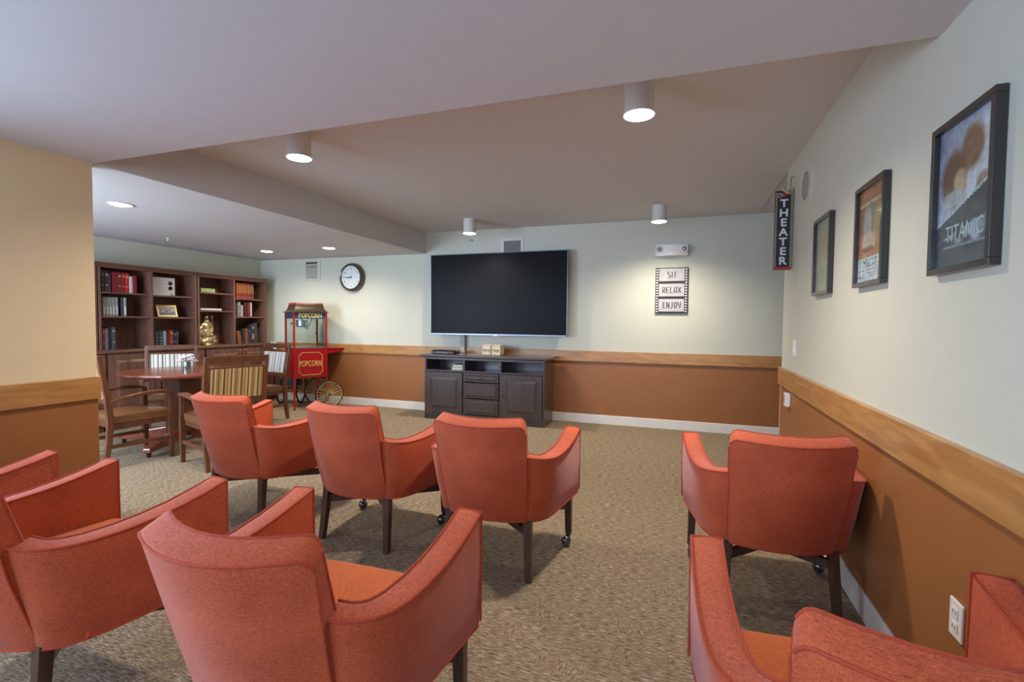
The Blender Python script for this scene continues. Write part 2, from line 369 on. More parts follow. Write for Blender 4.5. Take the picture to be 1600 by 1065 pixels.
# ================================================================ CEILING LIGHTS
def spot(parent, z, power, blend=.9, size=150):
    l = bpy.data.lights.new('bulb_light', 'SPOT'); l.energy = power; l.color = WARM; l.spot_size = R(size); l.spot_blend = blend; l.shadow_soft_size = .07
    o = bpy.data.objects.new('bulb_light', l); C.objects.link(o); o.parent = parent; o.location = (0, 0, z); return o
def can(x, y, label):
    t = thing('ceiling_light', label, 'ceiling light', (x, y, H2), 0, 'cylinder lights under the raised ceiling')
    prof = [(.082, 0), (.082, -.175), (.088, -.178), (.088, -.186), (.074, -.186), (.07, -.17), (.07, -.02)]
    B().lathe(prof, 32).out('housing', 'fixture', t, smooth=False)
    B().lathe([(.083, -.180), (.083, -.188), (.06, -.194), (.001, -.196)], 32).out('diffuser', 'lamp', t, smooth=True)
    spot(t, -.215, LAMP_TRAY)
def recess(x, y, label, power):
    t = thing('ceiling_light', label, 'ceiling light', (x, y, H1), 0, 'recessed lights in the low ceiling')
    B().lathe([(.1, -.001), (.098, -.007), (.085, -.008), (.08, -.002)], 32).out('trim_ring', 'fixture', t)
    B().lathe([(.082, -.004), (.06, -.012), (.001, -.015)], 28).out('diffuser', 'lamp', t, smooth=True)
    spot(t, -.03, power, size=160)
can(-2.66, 2.87, 'white cylinder ceiling light nearest the dropped ceiling beam, above the left armchairs')
can(-.26, 2.88, 'largest white cylinder ceiling light, at centre right of the raised ceiling')
can(-2.72, 6.0, 'white cylinder ceiling light above the television')
can(-.285, 5.935, 'white cylinder ceiling light above the emergency light on back wall')
recess(-4.88, 3.055, 'round recessed ceiling light nearest the tan partition wall', LAMP_ALCOVE)
recess(-6.0, 5.795, 'round recessed ceiling light nearest the bookcases in the alcove corner', LAMP_ALCOVE)
recess(-4.84, 5.79, 'round recessed ceiling light in front of the wall clock', LAMP_ALCOVE)
for x, y, sd_ in ((-2.5, -.6, 'left'), (-.4, -.6, 'right')):  # unseen fill lights, added behind the camera to brighten the near room
    o = thing('ceiling_light', 'unseen recessed fill light added behind the camera, %s one' % sd_, 'ceiling light', (x, y, H1), 0, 'added fill lights behind the camera')
    B().lathe([(.1, -.001), (.098, -.007), (.085, -.008), (.08, -.002)], 32).out('trim_ring', 'fixture', o)
    B().lathe([(.082, -.004), (.06, -.012), (.001, -.015)], 28).out('diffuser', 'lamp', o, smooth=True)
    spot(o, -.03, FILL_NEAR, size=160)

def sprinkler(loc, label, wallm=False):
    t = thing('sprinkler_head', label, 'sprinkler', loc)
    if wallm:
        B().lathe([(.03, 0), (.028, -.008), (.012, -.012), (.01, -.04), (.006, -.045)], 16, axis='y').out('escutcheon', 'fixture', t)
        B().box(-.02, .02, -.052, -.044, -.01, .012).out('deflector', 'steel', t)
    else:
        B().lathe([(.03, 0), (.028, -.006), (.01, -.01), (.008, -.035), (.004, -.04)], 16).out('escutcheon', 'fixture', t)
        B().lathe([(.018, -.04), (.018, -.043)], 12).out('deflector', 'steel', t)
sprinkler((-6.33, 4.52, H1), 'small sprinkler head in the alcove ceiling above the bookcases')
sprinkler((-3.02, D, 2.60), 'small sprinkler head on back wall above the television', True)

# ================================================================ WALL THINGS
# television
t = thing('television', 'large black flat television with silver edge mounted on back wall', 'television', (-2.56, 6.6, 1.205))
TW, TH = 1.06, 1.19
B().box(-TW+.004, TW-.004, -.018, .03, .004, TH-.004).box(-.7, .7, .03, .07, .2, TH-.25).out('back_panel', 'black', t, bevel=.004)
B().box(-TW, TW, -.03, .012, TH-.010, TH).box(-TW, -TW+.011, -.03, .012, 0, TH).box(TW-.011, TW, -.03, .012, 0, TH).box(-TW, TW, -.034, .012, -.008, .014).out('bezel', 'bezel', t, bevel=.002)
B().box(-TW+.011, TW-.011, -.022, -.018, .014, TH-.01).out('screen', 'screen', t)
B().box(-.03, .03, -.038, -.03, -.012, .004).out('logo_bar', 'chrome', t)
B().box(-.3, .3, .07, .113, .3, .8).out('wall_mount', 'black', t)
o = B().box(-3.155, -3.085, 6.645, 6.69, .9255, 1.196).out('cable_cover', 'grille', None, bevel=.004); tag(o, 'grey vertical cable cover between the television and the console', 'cable cover')

# clock
t = thing('wall_clock', 'round white wall clock with thick brown rim', 'clock', (-5.125, D, 2.10))
B().lathe([(.215, 0), (.232, -.02), (.232, -.05), (.222, -.08), (.2, -.095), (.188, -.09), (.185, -.06)], 48, axis='y').out('rim', 'clockrim', t, smooth=True)
B().lathe([(.19, -.062), (.19, -.066)], 48, axis='y').out('face', 'clockface', t)
its = []
for k in range(1, 13):
    a = PI/2-k*PI/6; its.append((str(k), .045, (.145*math.cos(a), -.068, .145*math.sin(a)), dict(depth=.001, sx=.8)))
text('numerals', its, 'ink', t)
def hand(ang, L, w_, y, name):
    a = R(90-ang); d = Vector((math.cos(a), 0, math.sin(a)))
    b = B().beam(d*-.02+Vector((0, y, 0)), d*L+Vector((0, y, 0)), w_, .003, w_*.4, .003, side=(0, 1, 0) if False else d.cross(Vector((0, 1, 0))))
    b.out(name, 'ink', t)
hand(262, .095, .014, -.071, 'hour_hand'); hand(271, .15, .008, -.075, 'minute_hand')
B().lathe([(.012, -.066), (.012, -.078)], 12, axis='y').out('hub', 'ink', t)

# return-air grille and supply vent
t = thing('wall_vent', 'pale return-air grille with louvres below the low ceiling, left of the clock', 'vent', (-5.96, D, 2.24))
B().box(-.17, .17, -.012, 0, .14, .17).box(-.17, .17, -.012, 0, -.17, -.14).box(-.17, -.13, -.012, 0, -.14, .14).box(.11, .17, -.012, 0, -.14, .14).out('frame', 'sage', t, bevel=.002)
B().box(-.13, .11, -.002, -.0005, -.14, .14).out('backing', 'grille', t)
b = B()
for i in range(14):
    z = -.13+i*.018; b.hexa([(-.13, -.010, z), (.11, -.010, z), (.11, -.002, z+.010), (-.13, -.002, z+.010), (-.13, -.010, z+.002), (.11, -.010, z+.002), (.11, -.002, z+.012), (-.13, -.002, z+.012)])
b.out('louvres', 'sage', t)
B().box(-.13, .11, -.011, -.008, .112, .135).box(-.13, .11, -.011, -.008, .055, .062).out('dark_slots', 'ink', t)
t = thing('wall_vent', 'white supply vent with dark grid just above the television', 'vent', (-2.36, D, 2.49))
B().box(-.175, -.13, -.012, 0, -.12, .12).box(.13, .175, -.012, 0, -.12, .12).box(-.13, .13, -.012, 0, .085, .12).box(-.13, .13, -.012, 0, -.12, -.085).out('frame', 'fixture', t, bevel=.002)
B().box(-.13, .13, -.002, -.0005, -.085, .085).out('backing', 'dark', t)
b = B()
for i in range(12): b.box(-.13+i*.0225, -.1265+i*.0225, -.006, -.002, -.085, .085)
for i in range(8): b.box(-.13, .13, -.005, -.002, -.085+i*.0225, -.082+i*.0225)
b.out('grid', 'fixture', t)

# emergency light
t = thing('emergency_light', 'white emergency light box with two round lamps on back wall', 'emergency light', (-.152, D, 2.345))
b = B(); rows = []
for i in range(13):
    x = -.2+.4*i/12; y = -.05-.05*(1-(x/.2)**2)
    rows.append([(x, 0, -.075), (x, y*.95, -.075), (x, y, -.06), (x, y, .06), (x, y*.95, .075), (x, 0, .075)])
b.grid(rows, close_v=True, cap=True).out('housing', 'plate', t, bevel=.003)
for sx in (-1, 1):
    B().lathe([(.045, -.05), (.045, -.092), (.036, -.098), (.03, -.085), (.001, -.08)], 24, c=(sx*.155, 0, .01), axis='y').out('lamp_head', 'plate', t, smooth=False)
    B().lathe([(.028, -.086), (.015, -.099), (.001, -.101)], 20, c=(sx*.155, 0, .01), axis='y').out('lamp_lens', 'steel', t, smooth=True)

# SIT RELAX ENJOY sign
t = thing('wall_sign', 'film strip wall sign reading SIT RELAX ENJOY below the emergency light', 'sign', (-.149, D, 1.825))
B().box(-.202, .202, -.025, 0, -.298, .298).out('board', 'film', t, bevel=.002)
for k in range(3):
    z = .205-k*.198; B().box(-.158, .158, -.029, -.025, z-.082, z+.082).out('panel', 'grey', t)
b = B()
for sx in (-1, 1):
    for k in range(17): z = -.272+k*.034; b.box(sx*.18-.013, sx*.18+.013, -.029, -.025, z-.009, z+.009)
b.out('sprocket_holes', 'signwhite', t)
# condensed deco letters drawn as strokes
DECO = {'S': ['M 1 .95 L .25 .95 L 0 .75 L 1 .28 L .75 0 L 0 0'], 'I': ['M .5 0 L .5 1'], 'T': ['M 0 .95 L 1 .95', 'M .5 0 L .5 1'],
        'R': ['M .15 0 L .15 1', 'M 0 .95 L .8 .95 L 1 .75 L .8 .45 L .15 .4', 'M .45 .4 L 1 0'], 'E': ['M .15 0 L .15 1', 'M .05 .95 L 1 .95', 'M -.1 .45 L .9 .45', 'M .15 .03 L 1 .03'],
        'L': ['M .15 0 L .15 1', 'M .15 .03 L 1 .03'], 'A': ['M .1 0 L .1 .75 L .3 .95 L .7 .95 L .9 .75 L .9 0', 'M -.2 .3 L .9 .3'], 'X': ['M 0 0 L 1 1', 'M 0 1 L 1 0'],
        'N': ['M .1 0 L .1 1 L .9 0 L .9 1'], 'J': ['M .7 1 L .7 .2 L .5 0 L 0 0'], 'O': ['M .1 .2 L .1 .8 L .35 .97 L .65 .97 L .9 .8 L .9 .2 L .65 .03 L .35 .03 L .1 .2'],
        'Y': ['M .05 1 L .05 .65 L .3 .45 L .9 .45', 'M .9 1 L .9 .4 L .5 0']}
def strokes(b, word, x0, z0, cw, h, gap, wd, y):
    x = x0
    for ch in word:
        wc = cw*(.35 if ch == 'I' else 1)
        for s in DECO[ch]:
            tk = s.split(); pts = [(float(tk[i+1]), float(tk[i+2])) for i in range(0, len(tk), 3)]
            for (a, c_), (d, e) in zip(pts, pts[1:]):
                if ch == 'I': a = d = .5
                dv = Vector(((d-a)*wc, 0, (e-c_)*h)); b.beam((x+a*wc, y, z0+c_*h), (x+d*wc, y, z0+e*h), wd if abs(dv.z) > abs(dv.x) else wd*.6, .003, side=dv.cross(Vector((0, 1, 0))))
        x += wc+gap
for wd_, x_, z_, cw_ in (('SIT', -.05, .165, .035), ('RELAX', -.115, -.032, .036), ('ENJOY', -.105, -.228, .034)):
    b = B(); strokes(b, wd_, x_, z_, cw_, .078, .013, .0095, -.0305); b.out('word_'+wd_.lower(), 'ink', t)

# hanging THEATER sign
t = thing('hanging_sign', 'tall narrow black sign reading THEATER hanging at the end of right wall', 'sign', (.774, 4.63, 1.857))
B().box(-.062, .066, -.012, .03, .0, .655).out('box_body', 'signblack', t, bevel=.002)
b = B(); n = 40
for sx in (-.055, .058):
    for i in range(n): z = .03+i*.0155; b.box(sx-.006, sx+.006, -.0165, -.012, z-.0048, z+.0048)
b.out('bulb_border', 'bulb', t)
B().box(-.062, .066, -.0165, -.012, 0, .022).out('red_band', 'signred', t)
# scroll crest
pts = []
for i in range(26):
    a = i/25; x = -.062+.132*a; z = .655+.022*math.sin(a*PI*1.9+.2)+(.02 if a > .93 else 0); pts.append((x, -.014, z))
B().tube(pts, [.008+.006*math.sin(PI*i/25) for i in range(26)], 8).tube([(-.03+.022*math.cos(q)*(1-q/14), -.014, .615+.022*math.sin(q)*(1-q/14)) for q in [k*.45 for k in range(20)]], .005, 6).out('scroll_crest', 'bulb', t, smooth=True)
B().ball((.0, -.013, .618), .02, (1, .25, .8)).ball((.028, -.013, .624), .012, (1.4, .3, .6)).out('red_emblem', 'signred', t, smooth=True)
its = []
for i, ch in enumerate('THEATER'): its.append((ch, .088, (.002, -.0145, .548-i*.0795), dict(offset=.0025, sx=1.08, depth=.004)))
text('lettering', its, 'signwhite', t)
B().tube([(.042, .01, .65), (.047, .01, .72), (.052, .01, .765)], .0018, 5).tube([(.058, .01, .65), (.055, .01, .72), (.052, .01, .765)], .0018, 5).tube([(.052, .01, .765), (.078, .01, .765)], .003, 6).out('hanging_cord', 'ink', t)
# thin crack line along the ceiling beyond the wall end
o = B().tube([(XR+.002, YE+.01, H2-.003), (XR+.002, D-.01, H2-.003)], .0035, 5).out('ceiling_crack', 'grille'); tag(o, 'thin grey crack line on the ceiling running from the right wall end to back wall', 'crack line')

# wall speaker
t = thing('wall_speaker', 'flush round white speaker high on right wall', 'speaker', (XR, 4.22, 2.44))
B().lathe([(.2, 0), (.2, -.006), (.19, -.008), (.11, -.004), (.1, -.002)], 40, axis='x').out('bezel', 'sage', t)
B().lathe([(.105, -.003), (.105, -.008), (.001, -.010)], 32, axis='x').out('grille', 'grille', t)

# switches and outlets on the right wall
t = thing('light_switch', 'white light switch plate on right wall above the rail', 'switch', (XR, 4.42, 1.21))
B().box(-.008, 0, -.04, .04, -.065, .065).out('plate', 'plate', t, bevel=.003)
B().box(-.014, -.008, -.016, .016, -.034, .034).out('rocker', 'plate', t, bevel=.002)
t = thing('wall_sensor', 'small white box on right wall below the rail', 'sensor', (XR-.004, 4.55, .775))
B().box(-.035, 0, -.045, .045, -.055, .055).out('case', 'plate', t, bevel=.006)
B().box(-.037, -.035, .0, .03, -.035, .035).out('window_strip', 'grille', t)
t = thing('wall_outlet', 'white electrical outlet low on right wall behind the near armchair', 'outlet', (XR-.004, 1.90, .465))
B().box(-.008, 0, -.038, .038, -.06, .06).out('plate', 'plate', t, bevel=.003)
B().box(-.011, -.008, -.017, .017, .008, .038).box(-.011, -.008, -.017, .017, -.038, -.008).out('socket', 'plate', t, bevel=.002)
B().box(-.0115, -.011, -.009, -.006, .018, .03).box(-.0115, -.011, .006, .009, .018, .03).box(-.0115, -.011, -.009, -.006, -.03, -.018).box(-.0115, -.011, .006, .009, -.03, -.018).out('slots', 'ink', t)

# ---------------------------------------------------------------- posters
def art_material(name):
    m, nt, b = nodes(name); b.inputs['Roughness'].default_value = .3
    at_ = N(nt, 'ShaderNodeVertexColor'); at_.layer_name = 'art'; nt.links.new(at_.outputs[0], b.inputs['Base Color']); return m
M['art'] = art_material('printed_art')
def hsh(i, j, k=0):
    x = math.sin(i*12.9898+j*78.233+k*37.719)*43758.5453; return x-math.floor(x)
def vn(x, y, k=0):
    i, j = math.floor(x), math.floor(y); u, v = x-i, y-j; u = u*u*(3-2*u); v = v*v*(3-2*v)
    return (hsh(i, j, k)*(1-u)+hsh(i+1, j, k)*u)*(1-v)+(hsh(i, j+1, k)*(1-u)+hsh(i+1, j+1, k)*u)*v
def mixc(a, b, t): t = max(0, min(1, t)); return tuple(a[i]*(1-t)+b[i]*t for i in range(3))
def blob(u, v, cx, cy, rx, ry, soft=.35):
    d = math.hypot((u-cx)/rx, (v-cy)/ry); return max(0, min(1, (1+soft-d)/soft/1.2))
def artmesh(name, W, H, fn, parent, orient, c, nu=56, nv=84):
    """flat printed sheet, W x H, centre c; u to the reader's right, v up"""
    bm = bmesh.new(); lay = bm.loops.layers.float_color.new('art'); V = []
    for j in range(nv+1):
        V.append([bm.verts.new(Vector(c)+orient @ Vector(((i/nu-.5)*W, (j/nv-.5)*H, 0))) for i in range(nu+1)])
    for j in range(nv):
        for i in range(nu):
            f = bm.faces.new((V[j][i], V[j][i+1], V[j+1][i+1], V[j+1][i]))
            col = fn((i+.5)/nu, (j+.5)/nv); col = tuple(lin(x) for x in col)
            for l in f.loops: l[lay] = (*col, 1)
    me = bpy.data.meshes.new(name); bm.to_mesh(me); bm.free(); me.materials.append(M['art'])
    o = bpy.data.objects.new(name, me); C.objects.link(o); o.parent = parent; return o
def art1(u, v):
    c = mixc((176, 172, 196), (206, 204, 222), vn(u*3, v*3))
    c = mixc(c, (222, 220, 232), blob(u, v, .85, .62, .3, .28, .6))
    c = mixc(c, (150, 146, 178), blob(u, v, .1, .8, .2, .2, .8)*vn(u*9, v*9, 2))
    w_ = vn(u*16, v*16, 3)*.5
    c = mixc(c, (148, 92, 62), blob(u, v, .62, .78, .17, .13)*(.75+w_*.5))
    c = mixc(c, (120, 72, 46), blob(u, v, .3, .62, .2, .17)*(.8+w_*.4))
    c = mixc(c, (204, 168, 140), blob(u, v, .42, .58, .1, .08))
    c = mixc(c, (206, 204, 212), blob(u, v, .3, .48, .2, .05)*.8)
    c = mixc(c, (156, 116, 92), blob(u, v, .82, .5, .1, .07)*.8)
    e = .30+.24*u
    if v < e: c = mixc((70, 66, 74), (92, 88, 94), vn(u*10, v*22, 5))
    if e < v < e+.02: c = (214, 210, 214)
    f = .17+.13*u
    if v < f+.02: c = mixc((60, 60, 76), (188, 188, 204), max(0, vn(u*7, v*18, 6)-.35)*2.2*blob(u, v, .6, .24, .6, .07, 1.2)+.12)
    if v < .14: c = mixc((64, 64, 76), (92, 88, 96), vn(u*5, v*20, 8))
    k = .84+.3*vn(u*22, v*34, 11)*.7+.1*vn(u*6, v*9, 12)
    return tuple(min(255, x*k) for x in c)
def art2(u, v):
    c = mixc((166, 92, 56), (196, 122, 80), vn(u*3, v*3))
    if v > .9: c = mixc(c, (206, 150, 120), .4*vn(u*20, v*40))
    c = mixc(c, (196, 190, 186), (1 if .82 < v < .86 and vn(u*22, 1) > .35 else 0)*.85)
    c = mixc(c, (120, 110, 110), blob(u, v, .45, .66, .35, .14)*vn(u*8, v*8, 1))
    c = mixc(c, (176, 166, 170), blob(u, v, .35, .62, .14, .16)*.8)
    c = mixc(c, (176, 140, 84), blob(u, v, .8, .6, .2, .2)*.7)
    c = mixc(c, (206, 172, 156), blob(u, v, .42, .42, .24, .1))
    c = mixc(c, (150, 84, 62), blob(u, v, .4, .345, .2, .03))
    if v < .26: c = mixc((206, 206, 214), (186, 188, 200), vn(u*6, v*8, 4))
    if .16 < v < .25 and .2 < u < .8 and vn(u*26, v*70, 7) > .58: c = (92, 92, 100)
    if .03 < v < .15 and int(v*60) % 2 and vn(u*40, int(v*60), 9) > .4: c = (110, 110, 122)
    k = .86+.26*vn(u*20, v*30, 11)
    return tuple(min(255, x*k) for x in c)
def art3(u, v):
    c = mixc((176, 164, 140), (160, 146, 122), vn(u*4, v*6))
    c = mixc(c, (196, 160, 124), blob(u, v, .45, .62, .25, .2, .8)*.8)
    c = mixc(c, (120, 104, 84), blob(u, v, .5, .2, .4, .1, .9)*.6)
    return c
def poster(y0, y1, z0, z1, label, fn, tilt):
    yc, zc, W, H = (y0+y1)/2, (z0+z1)/2, y1-y0, z1-z0
    t = thing('poster_frame', label, 'framed poster', (XR, yc, z0), 0, 'framed posters on right wall')
    fwid = .022; dx = -.032
    b = B().box(dx, -.002, -W/2, W/2, 0, fwid).box(dx, -.002, -W/2, W/2, H-fwid, H).box(dx, -.002, -W/2, -W/2+fwid, fwid, H-fwid).box(dx, -.002, W/2-fwid, W/2, fwid, H-fwid)
    b.out('frame', 'frame', t, bevel=.002)
    B().box(-.012, -.002, -W/2+fwid, W/2-fwid, fwid, H-fwid).out('backing', 'black', t)
    artmesh('print', W-2*fwid, H-2*fwid, fn, t, RIGHTW, (-.0135, 0, H/2))
    B().box(-.0195, -.018, -W/2+fwid, W/2-fwid, fwid, H-fwid).out('glazing', 'glass', t)
    return t
p1 = poster(1.772, 2.147, 1.575, 2.083, 'largest framed film poster nearest the camera, reading TITANIC', art1, 0)
text('title', [('TITANIC', .075, (-.0148, -.01, .128), dict(depth=.0006, sx=.78)), ('NOTHING ON EARTH COULD COME BETWEEN THEM', .011, (-.0148, -.01, .086), dict(depth=.0006, sx=.9))], 'signwhite', p1, RIGHTW)
poster(2.588, 2.964, 1.588, 2.084, 'middle framed poster on right wall, orange top and white text block below', art2, 0)
poster(3.425, 3.81, 1.592, 2.09, 'framed beige poster nearest the THEATER sign', art3, 0)

# ================================================================ ARMCHAIRS
def lerp(a, b, t): return a+(b-a)*t
def roundloop(P, r, n=3):
    """round the corners of a closed 3-D polygon"""
    out = []; k = len(P)
    for i in range(k):
        p, a, c = Vector(P[i]), Vector(P[i-1]), Vector(P[(i+1) % k])
        rr = min(r if not isinstance(r, (list, tuple)) else r[i], (a-p).length*.45, (c-p).length*.45)
        s, e = p+(a-p).normalized()*rr, p+(c-p).normalized()*rr
        for q in range(n+1):
            t = q/n; out.append(s*(1-t)**2+p*2*t*(1-t)+e*t*t)
    return out
def make_armchair():
    t = thing('armchair', '', 'armchair', (0, 0, 0), 0, 'coral armchairs facing the television')
    # backrest: cross sections from left to right
    rows = []; US = [-1, -.99, -.97, -.935, -.89, -.8, -.6, -.4, -.2, 0, .2, .4, .6, .8, .89, .935, .97, .99, 1]
    def back_sec(u):
        g = 1-u*u; e = 0 if abs(u) < .84 else (abs(u)-.84)/.16; drop = .034*e**3.2
        P0 = Vector((.238*u, -.222-.065*g, .322)); P1 = Vector((.264*u, -.362-.092*g, .872-drop-.005*g))
        P2 = Vector((.25*u, -.286-.09*g, .906-drop-.006*g)); P3 = Vector((.235*u, -.140-.08*g, .42)); P4 = Vector((.235*u, -.13-.07*g, .33))
        mid = (P0+P1)/2+Vector((0, -.012*g, 0))
        ins = .012*e*e
        for P, s in ((P1, 1), (P0, 1), (P2, -1), (P3, -1)): P.y += ins*s
        mi = (P2+P3)/2+Vector((0, .022*g-ins, 0))
        return P0, mid, P1, P2, mi, P3, P4
    for u in US:
        rows.append(roundloop(back_sec(u), [.008, .2, .012, .014, .2, .03, .008], 3))
    B().grid(rows, close_v=True, cap=True).out('backrest', 'coral', t, smooth=True)
    # arms
    TS = [0, .06, .14, .22, .32, .42, .54, .66, .78, .9, 1]
    plan = [(.248, -.294), (.275, -.288), (.312, -.268), (.342, -.235), (.364, -.190), (.378, -.130), (.387, -.045), (.392, .050), (.395, .150), (.396, .250), (.397, .335)]
    zt = [.690, .688, .683, .678, .673, .670, .670, .676, .689, .710, .733]
    bot = [(.236, -.218), (.258, -.212), (.286, -.19), (.31, -.155), (.328, -.11), (.340, -.06), (.350, .01), (.359, .09), (.368, .17), (.379, .26), (.389, .34)]
    for s in (-1, 1):
        rows = []; pi_, po_, pb_ = [], [], []
        for i in range(len(plan)):
            x, y = plan[i]; xb, yb = bot[i]
            j0, j1 = max(0, i-1), min(len(plan)-1, i+1)
            tx, ty = plan[j1][0]-plan[j0][0], plan[j1][1]-plan[j0][1]; L = math.hypot(tx, ty); nx, ny = -ty/L, tx/L
            th = .080+.006*i/10
            if i == 0: nx, ny = -.25, .97
            xi, yi = x+nx*th, y+ny*th; z = zt[i]
            A = Vector((xb, yb, .322)); m1 = Vector(((x+xb)/2+.006, (y+yb)/2, .5)); Bq = Vector((x, y, z)); Cc = Vector((xi, yi, z+.004)); Dd = Vector((xi-.004, yi, .40)); E = Vector((xb+nx*th*.9, yb+ny*th*.9, .335))
            rows.append([Vector((s*p.x, p.y, p.z)) for p in roundloop([A, m1, Bq, (Bq+Cc)/2+Vector((0, 0, .004)), Cc, Dd, E], [.008, .2, .008, .04, .008, .01, .008], 2)])
            po_.append((s*(x+.001), y-.001*0, z+.001)); pi_.append((s*(xi-.001), yi, z+.004)); pb_.append((s*xb, yb, .324))
        a = B().grid(rows, close_v=True, cap=True).out('armrest', 'coral', t, smooth=True)
        for f in a.data.polygons:
            if len(f.vertices) > 4: f.use_smooth = False
        # piping: outer top edge, round the front, inner top edge
        fr = [po_[-1], (s*.397, .337, .345)]
        fi = [pi_[-1], (s*(.397-.088), .337, .42)]
        B().tube(po_+fr[1:], .0042, 6).tube(pi_+fi[1:], .0042, 6).tube([po_[-1], pi_[-1]], .0042, 6).tube(pb_, .004, 6).out('piping', 'piping', a, smooth=True)
    # piping of the backrest
    e1 = [back_sec(u) for u in US]
    top1 = [s[2]+Vector((0, .003, -.003)) for s in e1[1:-1]]; top2 = [s[3]+Vector((0, -.004, -.004)) for s in e1[1:-1]]
    b = B().tube(top1, .0042, 6).tube(top2, .0042, 6)
    for s in (e1[0], e1[-1]):
        b.tube([s[2]+Vector((0, .006, -.012)), s[1]+Vector((0, .004, 0)), s[0]], .0042, 6)
        b.tube([s[3]+Vector((0, -.006, -.014)), lerp(s[3], s[4], .5)+Vector((0, -.004, 0)), s[4]], .0042, 6)
    b.tube([s[0]+Vector((0, 0, .002)) for s in e1], .004, 6).out('piping', 'piping', t, smooth=True)
    # seat cushion + deck
    rows = []
    for i in range(9):
        x = -.295+.59*i/8; g = 1-(abs(x)/.295)**4
        rows.append(roundloop([(x, -.17, .37), (x, .325, .37), (x, .335, .44), (x, .315, .474+.012*g), (x, .05, .486+.014*g), (x, -.17, .47)], [.02, .015, .03, .03, .1, .02], 3))
    B().grid(rows, close_v=True, cap=True).out('seat', 'seat', t, smooth=True)
    B().box(-.33, .33, -.13, .328, .325, .375).box(-.22, .22, -.205, -.1, .325, .36).out('seat_deck', 'coral', t, bevel=.006)
    # legs
    for s in (-1, 1):
        B().beam((s*.232, -.2, .33), (s*.252, -.235, 0), .044, .044, .034, .034, side=(1, 0, 0)).out('leg', 'espresso', t, bevel=.002)
        l = B().beam((s*.34, .285, .33), (s*.345, .285, .085), .044, .044, .036, .036, side=(1, 0, 0)).out('leg', 'espresso', t, bevel=.002)
        B().lathe([(.012, .06), (.02, .075), (.022, .088)], 14, c=(s*.345, .285, 0)).ball((s*.336, .258, .036), .036, (.85, 1, 1)).tube([(s*.345, .285, .065), (s*.352, .27, .055), (s*.355, .262, .035)], .007, 6).out('caster', 'chrome', l, smooth=True)
    B().beam((-.235, -.205, .255), (.335, .28, .255), .026, .045).beam((.235, -.205, .257), (-.335, .28, .257), .025, .044).beam((-.335, .28, .275), (-.15, .2, .30), .02, .03).out('cross_stretcher', 'espresso', t, bevel=.002)
    return t
chairs = [
    (-1.0, 2.69, -.9, 'coral armchair in the middle row directly in front of the console, nearest the centre aisle'),
    (-1.89, 2.72, -3.5, 'coral armchair in the middle row, second from the left, in front of the popcorn cart'),
    (-2.89, 2.745, -4.5, 'coral armchair at the left end of the middle row, beside the dining table'),
    (.445, 2.83, 5.7, 'coral armchair at the far right beside the right wall'),
    (-1.038, 1.2, 1.6, 'large coral armchair in the foreground left of centre, seen from behind'),
    (-2.18, 1.17, -2.0, 'coral armchair in the foreground at the left edge, body cut by the frame'),
    (-3.295, 1.165, 0, 'coral armchair against the tan partition, only its arm in view'),
    (.445, 1.28, 1.2, 'coral armchair in the foreground at the lower right corner beside the outlet'),
]
proto = make_armchair()
for i, (x, y, a, lab) in enumerate(chairs):
    if i == 0: proto.location = (x, y, 0); proto.rotation_euler = (0, 0, R(a)); proto['label'] = lab
    else: dup(proto, (x, y, 0), R(a), lab)

# ================================================================ DINING SET
t = thing('dining_table', 'round cherry-brown dining table on a pedestal with splayed feet', 'table', (-5.32, 3.94, 0))
B().lathe([(.562, .775), (.582, .785), (.586, .8), (.582, .815), (.572, .82)], 72).out('tabletop', 'cherry', t, smooth=False)
B().box(-.125, .125, -.125, .125, .13, .76).box(-.2, .2, -.2, .2, .755, .777).out('pedestal', 'walnut', t, bevel=.01)
ang0 = math.atan2(-.63, .30)
for k in range(4):
    a = ang0+k*PI/2; d = Vector((math.cos(a), math.sin(a), 0)); s = Vector((-d.y, d.x, 0))*.04
    pr = [(.10, .05), (.10, .2), (.62, .115), (.665, .095), (.675, .05), (.10, .05)][:5]
    pts = [d*r+Vector((0, 0, z))-s for r, z in pr]
    l = B().poly(pts, s*2).out('foot', 'cherry', t, bevel=.012)
    B().lathe([(.02, 0), (.022, .05)], 12, c=tuple(d*.63)).out('glide', 'black', l)
